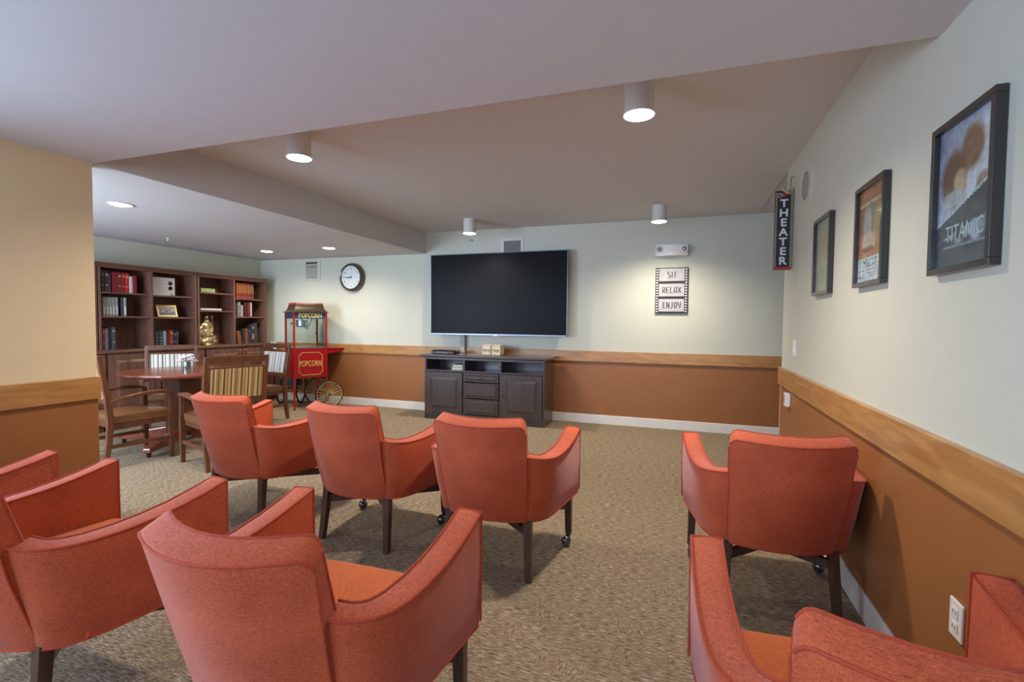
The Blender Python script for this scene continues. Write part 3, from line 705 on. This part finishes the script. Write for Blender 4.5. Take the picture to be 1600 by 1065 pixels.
def make_dining(stripe):
    t = thing('dining_chair', '', 'chair', (0, 0, 0), 0, 'dining chairs round the table')
    W, BX = .275, .262
    for s in (-1, 1):
        path = [(s*.255, -.31, 0), (s*.258, -.275, .25), (s*.26, -.265, .46), (s*.262, -.285, .68), (s*.265, -.32, .9), (s*.268, -.346, 1.055)]
        rows = []
        for i, p in enumerate(path):
            w_ = (.038, .042, .046, .044, .04, .036)[i]/2; dpt = (.04, .046, .052, .05, .042, .034)[i]/2
            rows.append([(p[0]-w_, p[1]-dpt, p[2]), (p[0]+w_, p[1]-dpt, p[2]), (p[0]+w_, p[1]+dpt, p[2]), (p[0]-w_, p[1]+dpt, p[2])])
        B().grid(rows, close_v=True, cap=True).out('leg', 'walnut', t, bevel=.004)
        B().beam((s*.27, .24, .0), (s*.272, .24, .46), .036, .038, .044, .046, side=(1, 0, 0)).out('leg', 'walnut', t, bevel=.003)
        pts = [(s*.272, .245, .655), (s*.29, .2, .672), (s*.3, .1, .682), (s*.297, -.03, .675), (s*.285, -.16, .65), (s*.268, -.27, .618)]
        rows = []
        for i, p in enumerate(pts):
            w_, h_ = (.024, .03, .031, .026, .022, .018)[i], (.014, .015, .016, .016, .016, .016)[i]
            rows.append([(p[0]-w_, p[1], p[2]-h_), (p[0]+w_, p[1], p[2]-h_), (p[0]+w_, p[1], p[2]+h_), (p[0]-w_, p[1], p[2]+h_)])
        B().grid(rows, close_v=True, cap=True).beam((s*.272, .24, .45), (s*.272, .235, .665), .038, .044, .034, .038, side=(1, 0, 0)).out('armrest', 'walnut', t, bevel=.004)
        B().beam((s*.257, -.275, .2), (s*.27, .24, .2), .02, .035).out('side_stretcher', 'walnut', t, bevel=.002)
    # seat
    rows = []
    for i in range(9):
        u = -1+i/4; g = 1-u**4; x = u*.262
        rows.append(roundloop([(x, -.245, .415), (x, .275, .415), (x, .285, .45), (x, .27, .475+.015*g), (x, 0, .485+.018*g), (x, -.245, .475)], [.01, .01, .02, .03, .1, .02], 3))
    B().grid(rows, close_v=True, cap=True).out('seat', 'leather', t, smooth=True)
    B().box(-.255, .255, -.25, .262, .365, .416).out('seat_rail', 'walnut', t, bevel=.004)
    # back: rails follow the lean
    def yb(z): return -.287-(z-.68)*.15
    def rail(z0, z1, nm, mat, th=.026, x=.25):
        B().hexa([(-x, yb(z0)-th/2, z0), (x, yb(z0)-th/2, z0), (x, yb(z0)+th/2, z0), (-x, yb(z0)+th/2, z0), (-x, yb(z1)-th/2, z1), (x, yb(z1)-th/2, z1), (x, yb(z1)+th/2, z1), (-x, yb(z1)+th/2, z1)]).out(nm, mat, t, bevel=.004)
    rail(.995, 1.055, 'top_rail', 'walnut'); rail(.935, .955, 'cross_rail', 'walnut', .022); rail(.60, .65, 'lower_rail', 'walnut')
    rail(.65, .938, 'back_panel', stripe, .045, .235)
    return t
d1 = make_dining('goldstripe'); d1.location = (-4.275, 3.565, 0); d1.rotation_euler = (0, 0, R(72)); d1['label'] = 'walnut dining chair seen from behind with gold and green striped back, behind the left armchair'
d2 = dup(d1, (-5.19, 3.3, 0), R(-11), 'walnut dining chair nearest the tan partition, seat in full view')
d3 = make_dining('whitestripe'); d3.location = (-6.02, 4.31, 0); d3.rotation_euler = (0, 0, R(232)); d3['label'] = 'dining chair behind the table against the bookcase, pale striped back facing the camera'
d4 = dup(d3, (-5.565, 5.155, 0), R(172), 'dining chair on the far right of the table beside the popcorn cart')

# vase
t = thing('flower_vase', 'small glass jar of dark pebbles and white flowers on the dining table', 'vase', (-5.33, 4.0, .82))
B().lathe([(.038, .0), (.042, .004), (.043, .08), (.04, .088), (.041, .092), (.036, .092), (.037, .08), (.036, .008), (.001, .006)], 24).out('jar', 'jar', t, smooth=True)
b = B()
for k in range(70):
    a, r_, z = random.uniform(0, 2*PI), random.uniform(0, .028), random.uniform(.012, .07); b.ball((r_*math.cos(a), r_*math.sin(a), z), random.uniform(.006, .009), sub=1)
o = b.out('pebbles', 'pebble', t, smooth=True); o['kind'] = 'stuff'
b = B(); st = B()
for k in range(17):
    a = k*2.4; r_ = .012+.07*math.sqrt(k/17); z = .155-.035*(r_/.07)**2+random.uniform(-.022, .016)
    c = Vector((r_*math.cos(a), r_*math.sin(a), z)); st.tube([(0, 0, .06), c*.5+Vector((0, 0, .055)), c], .002, 4)
    for q in range(5):
        an = q*2*PI/5+k; d = Vector((math.cos(an), math.sin(an), .35)); p = c+d*.016
        b.ball(p, .019, (1, .6, .34), 1, rot=Matrix.Rotation(an, 4, 'Z') @ Matrix.Rotation(-.4, 4, 'Y'))
st.out('stems', 'leaf', t); b.out('flowers', 'petal', t, smooth=True)

# ================================================================ BOOKCASES
def panel_door(parent, x, y0, y1, z0, z1, mat, kn, knmat='brass', name='door', ax='x', hd=.02):
    """raised-panel door facing +x (ax x) or -y (ax y)"""
    def bx(b, n0, n1, a0, a1, c0, c1):
        if ax == 'x': b.box(x+n0, x+n1, a0, a1, c0, c1)
        else: b.box(a0, a1, x-n1, x-n0, c0, c1)
    b = B(); bx(b, 0, .018, y0, y1, z0, z1)
    o = b.out(name, mat, parent, bevel=.002)
    fr = .075 if (z1-z0) > .25 else .02
    a0, a1, c0, c1 = y0+fr, y1-fr, z0+fr, z1-fr; i = .03 if (z1-z0) > .25 else .022
    def P(n, a, c): return (x+n, a, c) if ax == 'x' else (a, x-n, c)
    q = B().grid([[P(.018, a0, c0), P(.018, a1, c0), P(.018, a1, c1), P(.018, a0, c1)], [P(.020, a0, c0), P(.020, a1, c0), P(.020, a1, c1), P(.020, a0, c1)], [P(.032, a0+i, c0+i), P(.032, a1-i, c0+i), P(.032, a1-i, c1-i), P(.032, a0+i, c1-i)]], close_v=True, cap=True)
    q.out('raised_panel', mat, o)
    if kn:
        ya, za = kn
        if ax == 'x': B().lathe([(.006, .018), (.006, .03), (.014, .036), (.014, .044), (.006, .048)], 14, c=(x, ya, za), axis='x').out('knob', knmat, o, smooth=True)
        else: B().lathe([(.006, -.018), (.006, -.03), (.014, -.036), (.014, -.044), (.006, -.048)], 14, c=(ya, x, za), axis='y').out('knob', knmat, o, smooth=True)
    return o
def bookcase(y0, y1, zs, label, doors=True):
    """zs: shelf heights for the left and the right bay"""
    t = thing('bookcase', label, 'bookcase', (XL, y0, 0), 0, 'dark bookcases along the alcove wall')
    L = y1-y0; HX, CX = .345, .50; Z = 2.055; tk = .03; ym = L/2
    B().box(.002, CX-.02, 0, L, .08, .965).box(.03, CX-.06, .01, L-.01, 0, .08).out('base_cabinet', 'shelf', t, bevel=.003)
    B().box(.001, CX+.012, -.006, L+.006, .965, 1.0).out('countertop', 'shelfx', t, bevel=.006)
    for k in range(2):
        a0, a1 = (.01+k*ym, ym-.01+k*ym)
        ky = a1-.04 if k == 0 else a0+.04
        panel_door(t, CX-.02, a0, a1, .11, .95, 'shelf', (ky, .905))
    B().box(.001, HX, 0, tk, 1.0, Z).box(.001, HX, L-tk, L, 1.0, Z).box(.001, HX, ym-.015, ym+.015, 1.0, Z-.03).box(.001, HX, tk, L-tk, Z-.03, Z).out('frame', 'shelf', t, bevel=.002)
    B().box(.001, .012, tk, L-tk, 1.0, Z-.03).out('back_panel', 'shelf', t)
    # crown moulding
    prof = [(.0, Z-.02), (HX+.005, Z-.02), (HX+.02, Z), (HX+.045, Z+.018), (HX+.045, Z+.03), (0, Z+.03)]
    B().poly([(x_, -.004, z_) for x_, z_ in prof], (0, L+.008, 0)).out('crown', 'shelfx', t)
    for k in range(2):
        for z in zs[k]:
            a0, a1 = (tk, ym-.015) if k == 0 else (ym+.015, L-tk)
            B().box(.012, HX-.012, a0+.001, a1-.001, z-.022, z).out('shelf', 'shelfx', t, bevel=.001)
    return t
bookcase(2.66, 3.94, ([1.425, 1.72], [1.425, 1.72]), 'leftmost bookcase, nearly hidden behind the tan partition')
bookcase(3.955, 5.235, ([1.425, 1.725], [1.42, 1.718]), 'dark wood bookcase with red books on its top left shelf, behind the dining table')
bookcase(5.25, 6.50, ([1.53, 1.80], [1.443, 1.735]), 'dark wood bookcase with the gold statue, nearest the popcorn cart')
# books -------------------------------------------------------------------
bookmats = {}
def bmat(c):
    if c not in bookmats: bookmats[c] = pbr('book_cloth_%d' % len(bookmats), rgb(*c), .5, var=.12, scale=25)
    return bookmats[c]
pages = pbr('book_pages', rgb(214, 204, 184), .7, var=.05, stretch=(1, 1, 1))
def book(y0, y1, z, h, col, label, group, xf=-6.815, depth=.17, lean=0, band=None, cat='book', name='book'):
    w_ = (y1-y0)-.0015; t = thing(name, label, cat, (xf, (y0+y1)/2, z), 0, group)
    if lean: t.rotation_euler = (R(lean), 0, 0)
    a = w_/2; c = .003
    # cover: spine + two boards (rounded spine), pages block
    pr = [(-depth, -a), (-.004, -a), (.0, -a*.7), (.003, 0), (.0, a*.7), (-.004, a), (-depth, a)]
    b = B().poly([(x_, y_, 0) for x_, y_ in pr[:4]]+[(0-c, a*0, 0), (-.004-c, -a+c, 0), (-depth, -a+c, 0)], (0, 0, h))
    b.poly([(x_, y_, 0) for x_, y_ in pr[3:]]+[(-depth, a-c, 0), (-.004-c, a-c, 0), (-c, 0, 0)], (0, 0, h)).out('cover', bmat(col), t)
    B().box(-depth+.006, -.006, -a+c+.0005, a-c-.0005, .004, h-.005).out('pages', pages, t)
    if band:
        b = B()
        for f0, f1 in band[1]: b.box(.0005, .0045, -a*.5, a*.5, h*f0, h*f1)
        b.out('spine_print', bmat(band[0]), t)
    return t
G = (206, 176, 110)
def row(z, lst, group):
    for (y0, y1, h, col, lab, *r) in lst: book(y0, y1, z, h, col, lab, group, **(r[0] if r else {}))
gb = lambda c=G: dict(band=(c, ((.78, .86), (.3, .34))))
row(1.7255, [(4.026, 4.057, .264, (44, 58, 74), 'dark blue book at the left end of the top left shelf', gb((150, 160, 170))), (4.062, 4.111, .26, (76, 48, 34), 'dark brown book, second on the top left shelf', gb((200, 190, 170))), (4.113, 4.135, .232, (70, 56, 78), 'thin purple-grey book left of the dark red books', {}),
    (4.149, 4.21, .257, (128, 18, 30), 'first and thickest of the dark red books on the top shelf', {}), (4.211, 4.261, .254, (124, 20, 32), 'second of the dark red books on the top shelf', gb()), (4.262, 4.30, .255, (120, 18, 28), 'third of the dark red books, just left of the bright red one', gb()),
    (4.301, 4.35, .251, (196, 30, 26), 'bright red book with gold spine print on the top shelf', gb()), (4.351, 4.395, .218, (206, 202, 204), 'white book among the red books on the top shelf', {}), (4.396, 4.446, .229, (140, 18, 48), 'crimson book right of the white book', {})], 'books on the top left shelf of the middle bookcase')
row(1.4255, [(4.035+.0362*i, 4.070+.0362*i, .236, (128+3*i, 132+2*i, 130), 'grey volume, number %s from the left in the grey set' % w_, dict(band=((196, 196, 186), ((.1, .5),)))) for i, w_ in enumerate(('one', 'two', 'three', 'four', 'five'))]
    +[(4.248, 4.275, .236, (40, 44, 54), 'thin dark book inside the grey set', {}), (4.277, 4.312, .238, (150, 158, 160), 'grey volume at the right end of the grey set', dict(band=((206, 206, 200), ((.1, .5),))))], 'grey volumes on the second left shelf')
row(1.001, [(4.025, 4.055, .272, (120, 52, 44), 'rust red book at the lower left of the bookcase', gb()), (4.057, 4.088, .265, (132, 134, 164), 'pale violet book beside the rust red one', {}), (4.09, 4.128, .285, (24, 26, 36), 'wide black book on the counter shelf', {}), (4.13, 4.174, .284, (70, 74, 76), 'dark grey book at the right of the lower left group', gb((170, 170, 160)))], 'books on the counter in the left bay')
row(1.001, [(4.658, 4.719, .225, (40, 48, 50), 'dark green-grey book at the left of the counter group', dict(band=((110, 126, 126), ((.2, .24), (.4, .44), (.6, .64), (.8, .84))))), (4.721, 4.776, .22, (56, 64, 68), 'slate book with pale lines on the counter', dict(band=((140, 150, 150), ((.2, .24), (.4, .44), (.6, .64))))), (4.779, 4.82, .225, (134, 150, 158), 'pale blue book on the counter of middle bookcase', {}),
    (4.823, 4.866, .205, (92, 14, 24), 'dark red book right of the pale blue one', {}), (4.867, 4.918, .234, (128, 42, 36), 'brick red book with gold bands on the counter', gb()), (4.921, 4.96, .212, (26, 28, 30), 'black book with pale marks near the right of the counter group', gb((150, 150, 130))), (4.963, 4.995, .22, (34, 44, 50), 'thin dark book at the right end of the counter group', gb((120, 130, 130)))], 'books on the counter in the right bay')
row(1.7355, [(5.962+.0425*i, 6.003+.0425*i, .25, (152-4*i, 44, 34), 'red and gold encyclopedia volume, %s' % w_, dict(band=((186, 130, 76), ((.36, .9), (.06, .12))))) for i, w_ in enumerate(('first of the set at the left', 'second of the set', 'third of the set', 'fourth of the set', 'fifth of the set', 'sixth of the set', 'seventh of the set', 'last of the set at the right'))], 'matching red and gold volumes on the top right shelf')
row(1.4435, [(5.98, 6.043, .245, (120, 122, 120), 'grey book standing on the second right shelf', gb((190, 190, 186))), (6.045, 6.09, .185, (170, 164, 150), 'short pale book with dark print, second right shelf', {}), (6.109, 6.179, .235, (70, 20, 20), 'wide dark maroon book on the second right shelf', {}), (6.183, 6.229, .236, (124, 40, 32), 'red-brown book left of the pale one', {}), (6.233, 6.262, .24, (200, 190, 186), 'pale thin book at the right of the second right shelf', {})], 'books on the second right shelf')
row(1.001, [(6.064, 6.12, .24, (40, 44, 46), 'dark grey book on the counter near the popcorn cart', {}), (6.124, 6.173, .245, (150, 78, 30), 'orange and black book on the counter', gb((50, 40, 30))), (6.177, 6.23, .237, (40, 52, 76), 'navy book right of the orange one', {}), (6.232, 6.318, .315, (52, 50, 52), 'tallest thick dark book with a pale picture on its spine', dict(band=((150, 120, 96), ((.2, .5), (.75, .9))))), (6.321, 6.364, .335, (60, 66, 84), 'tall slate book at the right end of the counter', {})], 'books on the counter by the popcorn cart')
for i, w_ in enumerate(('left', 'middle', 'right')):
    book(5.985+.024*i, 6.006+.024*i, 1.004, .21, (150, 96, 60), 'thin tan leaning book, %s one of three' % w_, 'leaning tan books', lean=7)
# lying things
o = B().box(-6.99, -6.80, 5.337, 5.572, 1.8005, 1.86).out('storage_box', 'green', None, bevel=.004); tag(o, 'low pale green box lying on the top shelf above the statue', 'box')
t = thing('book', 'white book lying flat on the shelf above the gold statue', 'book', (-6.9, 5.51, 1.5305))
B().box(-.1, .09, -.175, .175, 0, .004).box(-.1, .09, -.175, .175, .028, .032).box(.086, .09, -.175, .175, 0, .032).out('cover', 'paper', t); B().box(-.095, .085, -.17, .17, .0045, .0275).out('pages', pages, t)
t = thing('notice_board', 'white printed notice with two round emblems standing on the shelf', 'notice', (-6.86, 4.815, 1.7185))
B().box(-.012, 0, -.17, .17, 0, .252).out('board', 'paper', t, bevel=.002)
b = B()
for i, (w_, z) in enumerate(((.12, .222), (.16, .196), (.2, .165), (.21, .15), (.2, .125), (.22, .105), (.2, .085), (.22, .06), (.2, .035))): b.box(0, .001, -.15, -.15+w_, z, z+.0035)
b.box(0, .001, .105, .118, .012, .052).box(0, .001, .13, .15, .008, .03).box(0, .001, .1, .15, .006, .016).out('printed_lines', 'grille', t)
B().lathe([(.033, 0), (.033, .002), (.022, .002), (.022, 0)], 24, c=(0, .105, .178), axis='x').lathe([(.033, 0), (.033, .002), (.024, .002), (.024, 0)], 24, c=(0, .105, .105), axis='x').box(0, .0015, .08, .13, .182, .2).box(0, .0015, .085, .125, .08, .094).out('emblem', 'taupe', t)
t = thing('photo_frame', 'small gilt photo frame leaning back on the second shelf', 'photo frame', (-6.84, 4.87, 1.424)); t.rotation_euler = (0, R(-20), R(-8))
W_, H_, f_ = .26, .18, .018
B().box(-.012, 0, -W_/2, W_/2, 0, f_).box(-.012, 0, -W_/2, W_/2, H_-f_, H_).box(-.012, 0, -W_/2, -W_/2+f_, f_, H_-f_).box(-.012, 0, W_/2-f_, W_/2, f_, H_-f_).out('frame', 'goldframe', t, bevel=.003)
B().box(-.011, -.006, -W_/2+f_, W_/2-f_, f_, H_-f_).out('mat_board', 'paper', t)
def artp(u, v):
    c = mixc((92, 96, 106), (60, 62, 70), vn(u*6, v*5))
    if v > .55: c = mixc((176, 168, 166), (120, 100, 76), vn(u*7, v*6, 3))
    if .3 < v < .6 and vn(u*10, v*8, 5) > .6: c = (180, 168, 164)
    return c
artmesh('photograph', W_-2*f_-.02, H_-2*f_-.02, artp, t, BACKX, (-.005, 0, H_/2), 24, 16)
B().beam((-.03, 0, .005), (-.011, 0, .11), .03, .003).out('easel_leg', 'black', t)

# gold statue
t = thing('statue', 'gold statue of a robed figure with a staff inside the bookcase', 'statue', (-6.93, 5.50, 1.0005))
b = B()
def el(y, z, r, s=(1, 1, 1), x=0, rx=0): b.ball((x, y, z), r, s, 3, rot=Matrix.Rotation(rx, 4, 'X'))
el(.02, .435, .030, (1, .9, 1.15)); el(.015, .42, .042, (1, 1, 1.05), -.008)      # head, hood
el(.012, .34, .062, (.8, 1.05, 1.25)); el(.0, .26, .07, (.85, 1.1, 1.5)); el(-.005, .16, .085, (.85, 1.1, 1.6)); el(0, .06, .1, (.9, 1.2, .7))
el(.07, .3, .03, (.8, .8, 2.4), .02, .35); el(.09, .22, .026, (.8, .8, 2.2), .03, -.1)   # arm with staff
el(-.06, .3, .03, (.9, 1.6, 1.2), .02, .7); el(-.1, .26, .032, (.9, 1.9, .8), .02, .5)   # outstretched arm
el(-.11, .17, .055, (.8, .9, 1.9), 0, -.2); el(-.12, .07, .06, (.9, 1, 1.4)); el(-.07, .05, .07, (1, 1.2, .8), .03)
el(.1, .1, .05, (1, 1.1, 1.3), .02); el(.12, .05, .055, (1, 1, .9), .02); el(.07, .15, .034, (1, 1, 1), .04); el(.055, .19, .024, (1, 1, 1.1), .045)
for k in range(14): el(-.14+.02*k, .025+.015*(k % 3), .03, (1.1, 1, .8), .03*((k % 2)*2-1))
b.lathe([(.11, 0), (.115, .006), (.105, .02), (.08, .025)], 28)
for k in range(16):
    a = k*PI/8; q0 = Vector((.06*math.cos(a), .085*math.sin(a), .02)); q1 = Vector((.045*math.cos(a), .052*math.sin(a)+.005, .3)); b.tube([q0, (q0+q1)/2+Vector((.015*math.cos(a), .022*math.sin(a), 0)), q1], [.016, .011, .006], 6)
o = b.out('figure', 'statue', t, smooth=True)
md = o.modifiers.new('rm', 'REMESH'); md.mode = 'VOXEL'; md.voxel_size = .004; md.use_smooth_shade = True
md = o.modifiers.new('sm', 'SMOOTH'); md.iterations = 2
B().tube([(.035, .09, .02), (.035, .105, .25), (.03, .09, .40)], .0045, 8).tube([(.03, .09+.018*math.sin(q*PI/8), .425-.018*math.cos(q*PI/8)) for q in range(17)], .004, 6).out('staff', 'statue', t, smooth=True)

# ================================================================ CONSOLE
t = thing('media_console', 'dark wood media console with drawers and raised-panel doors under the television', 'console', (-3.49, 6.17, 0))
L, DP, Z0, Z1 = 1.79, .43, .06, .885
B().box(.0, .028, 0, DP, 0, Z1).box(L-.028, L, 0, DP, 0, Z1).box(.6, .628, .01, DP, Z0, Z1).box(1.145, 1.173, .01, DP, Z0, Z1).box(.028, L-.028, .0, DP, .685, .71).box(.028, L-.028, .0, DP, Z0, .09).box(.028, L-.028, 0, .02, Z1-.03, Z1).box(.02, L-.02, .015, .03, 0, Z0).out('carcass', 'console', t, bevel=.003)
B().box(.028, L-.028, DP-.012, DP-.002, .07, Z1).out('back_panel', 'console', t)
B().box(-.06, L+.06, -.05, DP+.06, Z1+.012, Z1+.04).box(-.035, L+.035, -.028, DP+.04, Z1, Z1+.013).out('top', 'console', t, bevel=.006)
panel_door(t, .008, .032, .598, .095, .68, 'console', (.575, .395), 'knob', ax='y')
panel_door(t, .008, 1.176, L-.031, .095, .68, 'console', (1.2, .395), 'knob', ax='y')
for z0, z1 in ((.56, .68), (.335, .545), (.105, .32)): panel_door(t, .008, .635, 1.14, z0, z1, 'console', (.888, (z0+z1)/2), 'knob', 'drawer', 'y')
# things on the console
t = thing('disc_player', 'black disc player with remotes stacked on it, left end of the console', 'disc player', (-3.25, 6.36, .9255))
B().box(-.19, .17, -.1, .12, .006, .04).box(-.17, -.14, -.08, .1, 0, .006).box(.12, .15, -.08, .1, 0, .006).out('case', 'black', t, bevel=.004)
B().box(-.1, .08, -.103, -.1, .018, .03).out('front_strip', 'chrome', t)
for k, (x, y, a) in enumerate(((-.11, -.03, 25), (.0, .03, -20), (.09, -.04, 12))):
    r_ = thing('remote_control', ('black remote control lying leftmost on the disc player', 'black remote control lying across the middle of the disc player', 'black remote control at the right of the disc player')[k], 'remote', (-3.25+x, 6.36+y, .966), R(a), 'remotes on the disc player')
    B().box(-.08, .08, -.02, .02, 0, .018).out('body', 'black', r_, bevel=.005)
    b = B()
    for i in range(6):
        for j in (-.01, .0, .01): b.box(-.06+i*.02, -.052+i*.02, j-.003, j+.003, .018, .0195)
    b.out('buttons', 'grille', r_)
for x, wd, lab in ((-2.607, 'Home', 'cream decorative block reading Home, left of the pair on the console'), (-2.462, 'Hope', 'cream decorative block reading Hope, right of the pair on the console')):
    t = thing('decor_block', lab, 'block', (x, 6.42, .9255), 0, 'cream lettered blocks on the console')
    B().box(-.071, .071, -.07, .07, 0, .142).out('block', 'taupe', t, bevel=.003)
    B().box(-.064, .064, -.072, -.07, .007, .135).out('front_face', 'cream', t)
    B().box(.071, .0725, -.06, .06, .01, .132).box(-.06, .06, -.06, .06, .142, .1425).out('side_pattern', 'cream', t)
    text('lettering', [(wd, .062, (0, -.0735, .07), dict(depth=.001, sx=.75))], 'ink', t)
t = thing('book', 'cream book lying at the bottom in the left bay of the console', 'book', (-2.985, 6.29, .7105))
B().box(-.09, .085, -.1, .1, 0, .004).box(-.09, .085, -.1, .1, .036, .04).box(.081, .085, -.1, .1, 0, .04).out('cover', 'cream', t); B().box(-.085, .08, -.095, .095, .0045, .0355).out('pages', pages, t)
t = thing('book', 'grey book lying on the cream one in the console bay', 'book', (-2.98, 6.29, .751))
B().box(-.08, .08, -.095, .095, 0, .004).box(-.08, .08, -.095, .095, .034, .038).box(.076, .08, -.095, .095, 0, .038).out('cover', 'grille', t); B().box(-.075, .075, -.09, .09, .0045, .0335).out('pages', pages, t)

# ================================================================ POPCORN CART
dx_, dy_ = .5, .866
cx_, cy_ = -5.632+.245*.5-.21*.866, 5.941+.245*.866+.21*.5
t = thing('popcorn_cart', 'red popcorn cart with glass cabinet and two spoked wheels in the alcove corner', 'popcorn cart', (cx_, cy_, 0), R(60))
hx, hy = .245, .21
B().box(-hx+.01, hx-.01, -hy+.01, hy-.01, .49, .95).box(-hx, hx, -hy+.004, hy-.004, .935, .955).out('cabinet', 'red', t, bevel=.004)
# gold outline with scooped corners
def outline(x0, x1, z0, z1, c, y):
    P = [(x0+c, z0), (x1-c, z0)]
    for (ox, oz, a0, a1) in ((x1, z0, 180, 90), (x1, z1, 270, 180), (x0, z1, 360, 270), (x0, z0, 90, 0)):
        P += [(ox+c*math.cos(R(a0+(a1-a0)*k/5)), oz+c*math.sin(R(a0+(a1-a0)*k/5))) for k in range(6)]
    return [(p[0], y, p[1]) for p in P]
B().tube(outline(-.175, .185, .535, .885, .04, -hy+.006), .0042, 6, closed=True).out('gold_outline', 'gold', t)
text('lettering', [('POPCORN', .125, (.003, -hy+.008, .71), dict(sx=.55, offset=.002, depth=.004, space=1.1))], 'gold', t)
for sx, sy in ((-1, -1), (-1, 1), (1, -1), (1, 1)):
    z0 = 0 if sx < 0 else .12
    B().box(sx*hx-.014, sx*hx+.014, sy*hy-.014, sy*hy+.014, z0, 1.52).out('corner_post', 'red', t, bevel=.003)
B().box(-hx, hx, -hy+.002, hy-.002, .955, .97).out('tray', 'steel', t)
B().box(-hx+.014, hx-.014, -hy, -hy+.003, .965, 1.415).out('glass_pane', 'glass', t)
B().box(-hx+.014, hx-.014, hy-.003, hy, .965, 1.415).out('glass_pane', 'glass', t)
B().box(-hx, -hx+.003, -hy+.014, hy-.014, .965, 1.415).out('glass_pane', 'glass', t)
B().box(hx-.003, hx, -hy+.014, hy-.014, .965, 1.415).out('glass_pane', 'glass', t)
B().box(-hx+.005, hx-.005, -hy-.002, -hy+.02, 1.415, 1.515).box(-hx+.005, hx-.005, hy-.02, hy+.002, 1.415, 1.515).box(-hx-.002, -hx+.02, -hy+.005, hy-.005, 1.415, 1.515).box(hx-.02, hx+.002, -hy+.005, hy-.005, 1.415, 1.515).out('marquee', 'navy', t, bevel=.002)
text('marquee_lettering', [('POPCORN', .098, (.0, -hy-.004, 1.463), dict(sx=.74, offset=.003, depth=.003, space=1.05))], 'gold', t)
rows = []
for k, z in ((1.17, 1.515), (1.165, 1.522), (1.02, 1.537), (.93, 1.565), (.88, 1.60), (.85, 1.632), (.845, 1.64)):
    x_, y_ = hx*k+.012*0, (hy+.008)*k; rows.append([(-x_, -y_, z), (x_, -y_, z), (x_, y_, z), (-x_, y_, z)])
B().grid(rows, close_v=True, cap=True).out('roof', 'bronze', t)
b = B()
for k in range(22):
    x_ = -hx*.83+k*hx*1.66/21
    for y_ in (-.182, .182): b.cyl((x_, y_, 1.638), (x_, y_, 1.666), .0045, n=6)
for k in range(18):
    y_ = -.18+k*.36/17
    for x_ in (-hx*.83, hx*.83): b.cyl((x_, y_, 1.638), (x_, y_, 1.666), .0045, n=6)
b.out('roof_gallery', 'signred', t)
B().lathe([(.085, 1.395), (.088, 1.39), (.088, 1.30), (.08, 1.285), (.001, 1.28)], 28, c=(-.06, 0, 0)).lathe([(.03, 1.285), (.028, 1.255), (.001, 1.25)], 16, c=(-.0, -.03, 0)).out('kettle', 'steel', t)
B().tube([(-.14, 0, 1.33), (-.19, .06, 1.345), (-.2, .12, 1.33)], .008, 8).tube([(.03, -.03, 1.29), (.07, -.04, 1.38), (.075, -.04, 1.42)], .006, 6).cyl((-.06, 0, 1.39), (-.06, 0, 1.5), .012).out('kettle_arm', 'chrome', t, smooth=True)
B().box(hx-.03, hx-.018, hy-.03, hy-.015, 1.16, 1.2).out('door_catch', 'black', t)
B().poly([(hx+.014, -.12, .935), (hx+.40, -.12, .935), (hx+.16, -.12, .865), (hx+.014, -.12, .845)], (0, .012, 0)).poly([(hx+.014, .12, .935), (hx+.40, .12, .935), (hx+.16, .12, .865), (hx+.014, .12, .845)], (0, .012, 0)).box(hx+.014, hx+.41, -.135, .145, .933, .945).out('side_shelf', 'red', t, bevel=.002)
for sy in (-1, 1):
    yc = -.285 if sy < 0 else .235; c = Vector((.265, yc, .213)); RR = .212
    ring = [c+Vector((RR*math.cos(q*PI/24), 0, RR*math.sin(q*PI/24))) for q in range(48)]
    wv = B().tube([c+(p-c)*.95 for p in ring], .0085, 8, closed=True).out('wheel', 'palegold', t, smooth=True)
    B().tube(ring, .0125, 8, closed=True).out('tire', 'rubber', wv, smooth=True)
    b = B()
    for q in range(24):
        a = q*PI/12; b.cyl(c+Vector((.02*math.cos(a+.4), .012*(-1)**q, .02*math.sin(a+.4))), c+Vector((.2*math.cos(a), 0, .2*math.sin(a))), .0028, n=5)
    b.out('spokes', 'palegold', wv)
    B().cyl(c+Vector((0, -.03, 0)), c+Vector((0, .03, 0)), .022, n=16).cyl(c+Vector((0, -.034, 0)), c+Vector((0, .034, 0)), .012, n=12).out('hub', 'chrome', wv)
B().cyl((.265, -.31, .213), (.265, .26, .213), .009).box(.225, .28, -.224, -.196, .10, .25).box(.225, .28, .196, .224, .10, .25).out('axle', 'red', t)

# dark wheeled thing mostly hidden behind the cart
t = thing('wheeled_stand', 'dark wheeled stand mostly hidden behind the popcorn cart', 'wheeled stand', (-6.22, 6.42, 0), R(25))
for s in (-1, 1):
    c = Vector((.16*s+.05, 0, .265)); ring = [c+Vector((.05*math.sin(q*PI/20)*0, .24*math.cos(q*PI/20), .24*math.sin(q*PI/20))) for q in range(40)]
    b = B().tube(ring, .0145, 8, closed=True); o = b.out('wheel', 'rubber', t, smooth=True); o.location.z = -.01
    b = B()
    for q in range(16): b.cyl(c, c+Vector((0, .232*math.cos(q*PI/8), .232*math.sin(q*PI/8))), .003, n=5)
    b.out('spokes', 'steel', o)
B().cyl((-.11, 0, .255), (.21, 0, .255), .012).box(-.1, .2, -.1, .1, .30, .42).beam((-.1, .08, .42), (-.1, .12, .88), .02, .02).beam((.2, .08, .42), (.2, .12, .88), .02, .02).out('frame', 'black', t, bevel=.004)
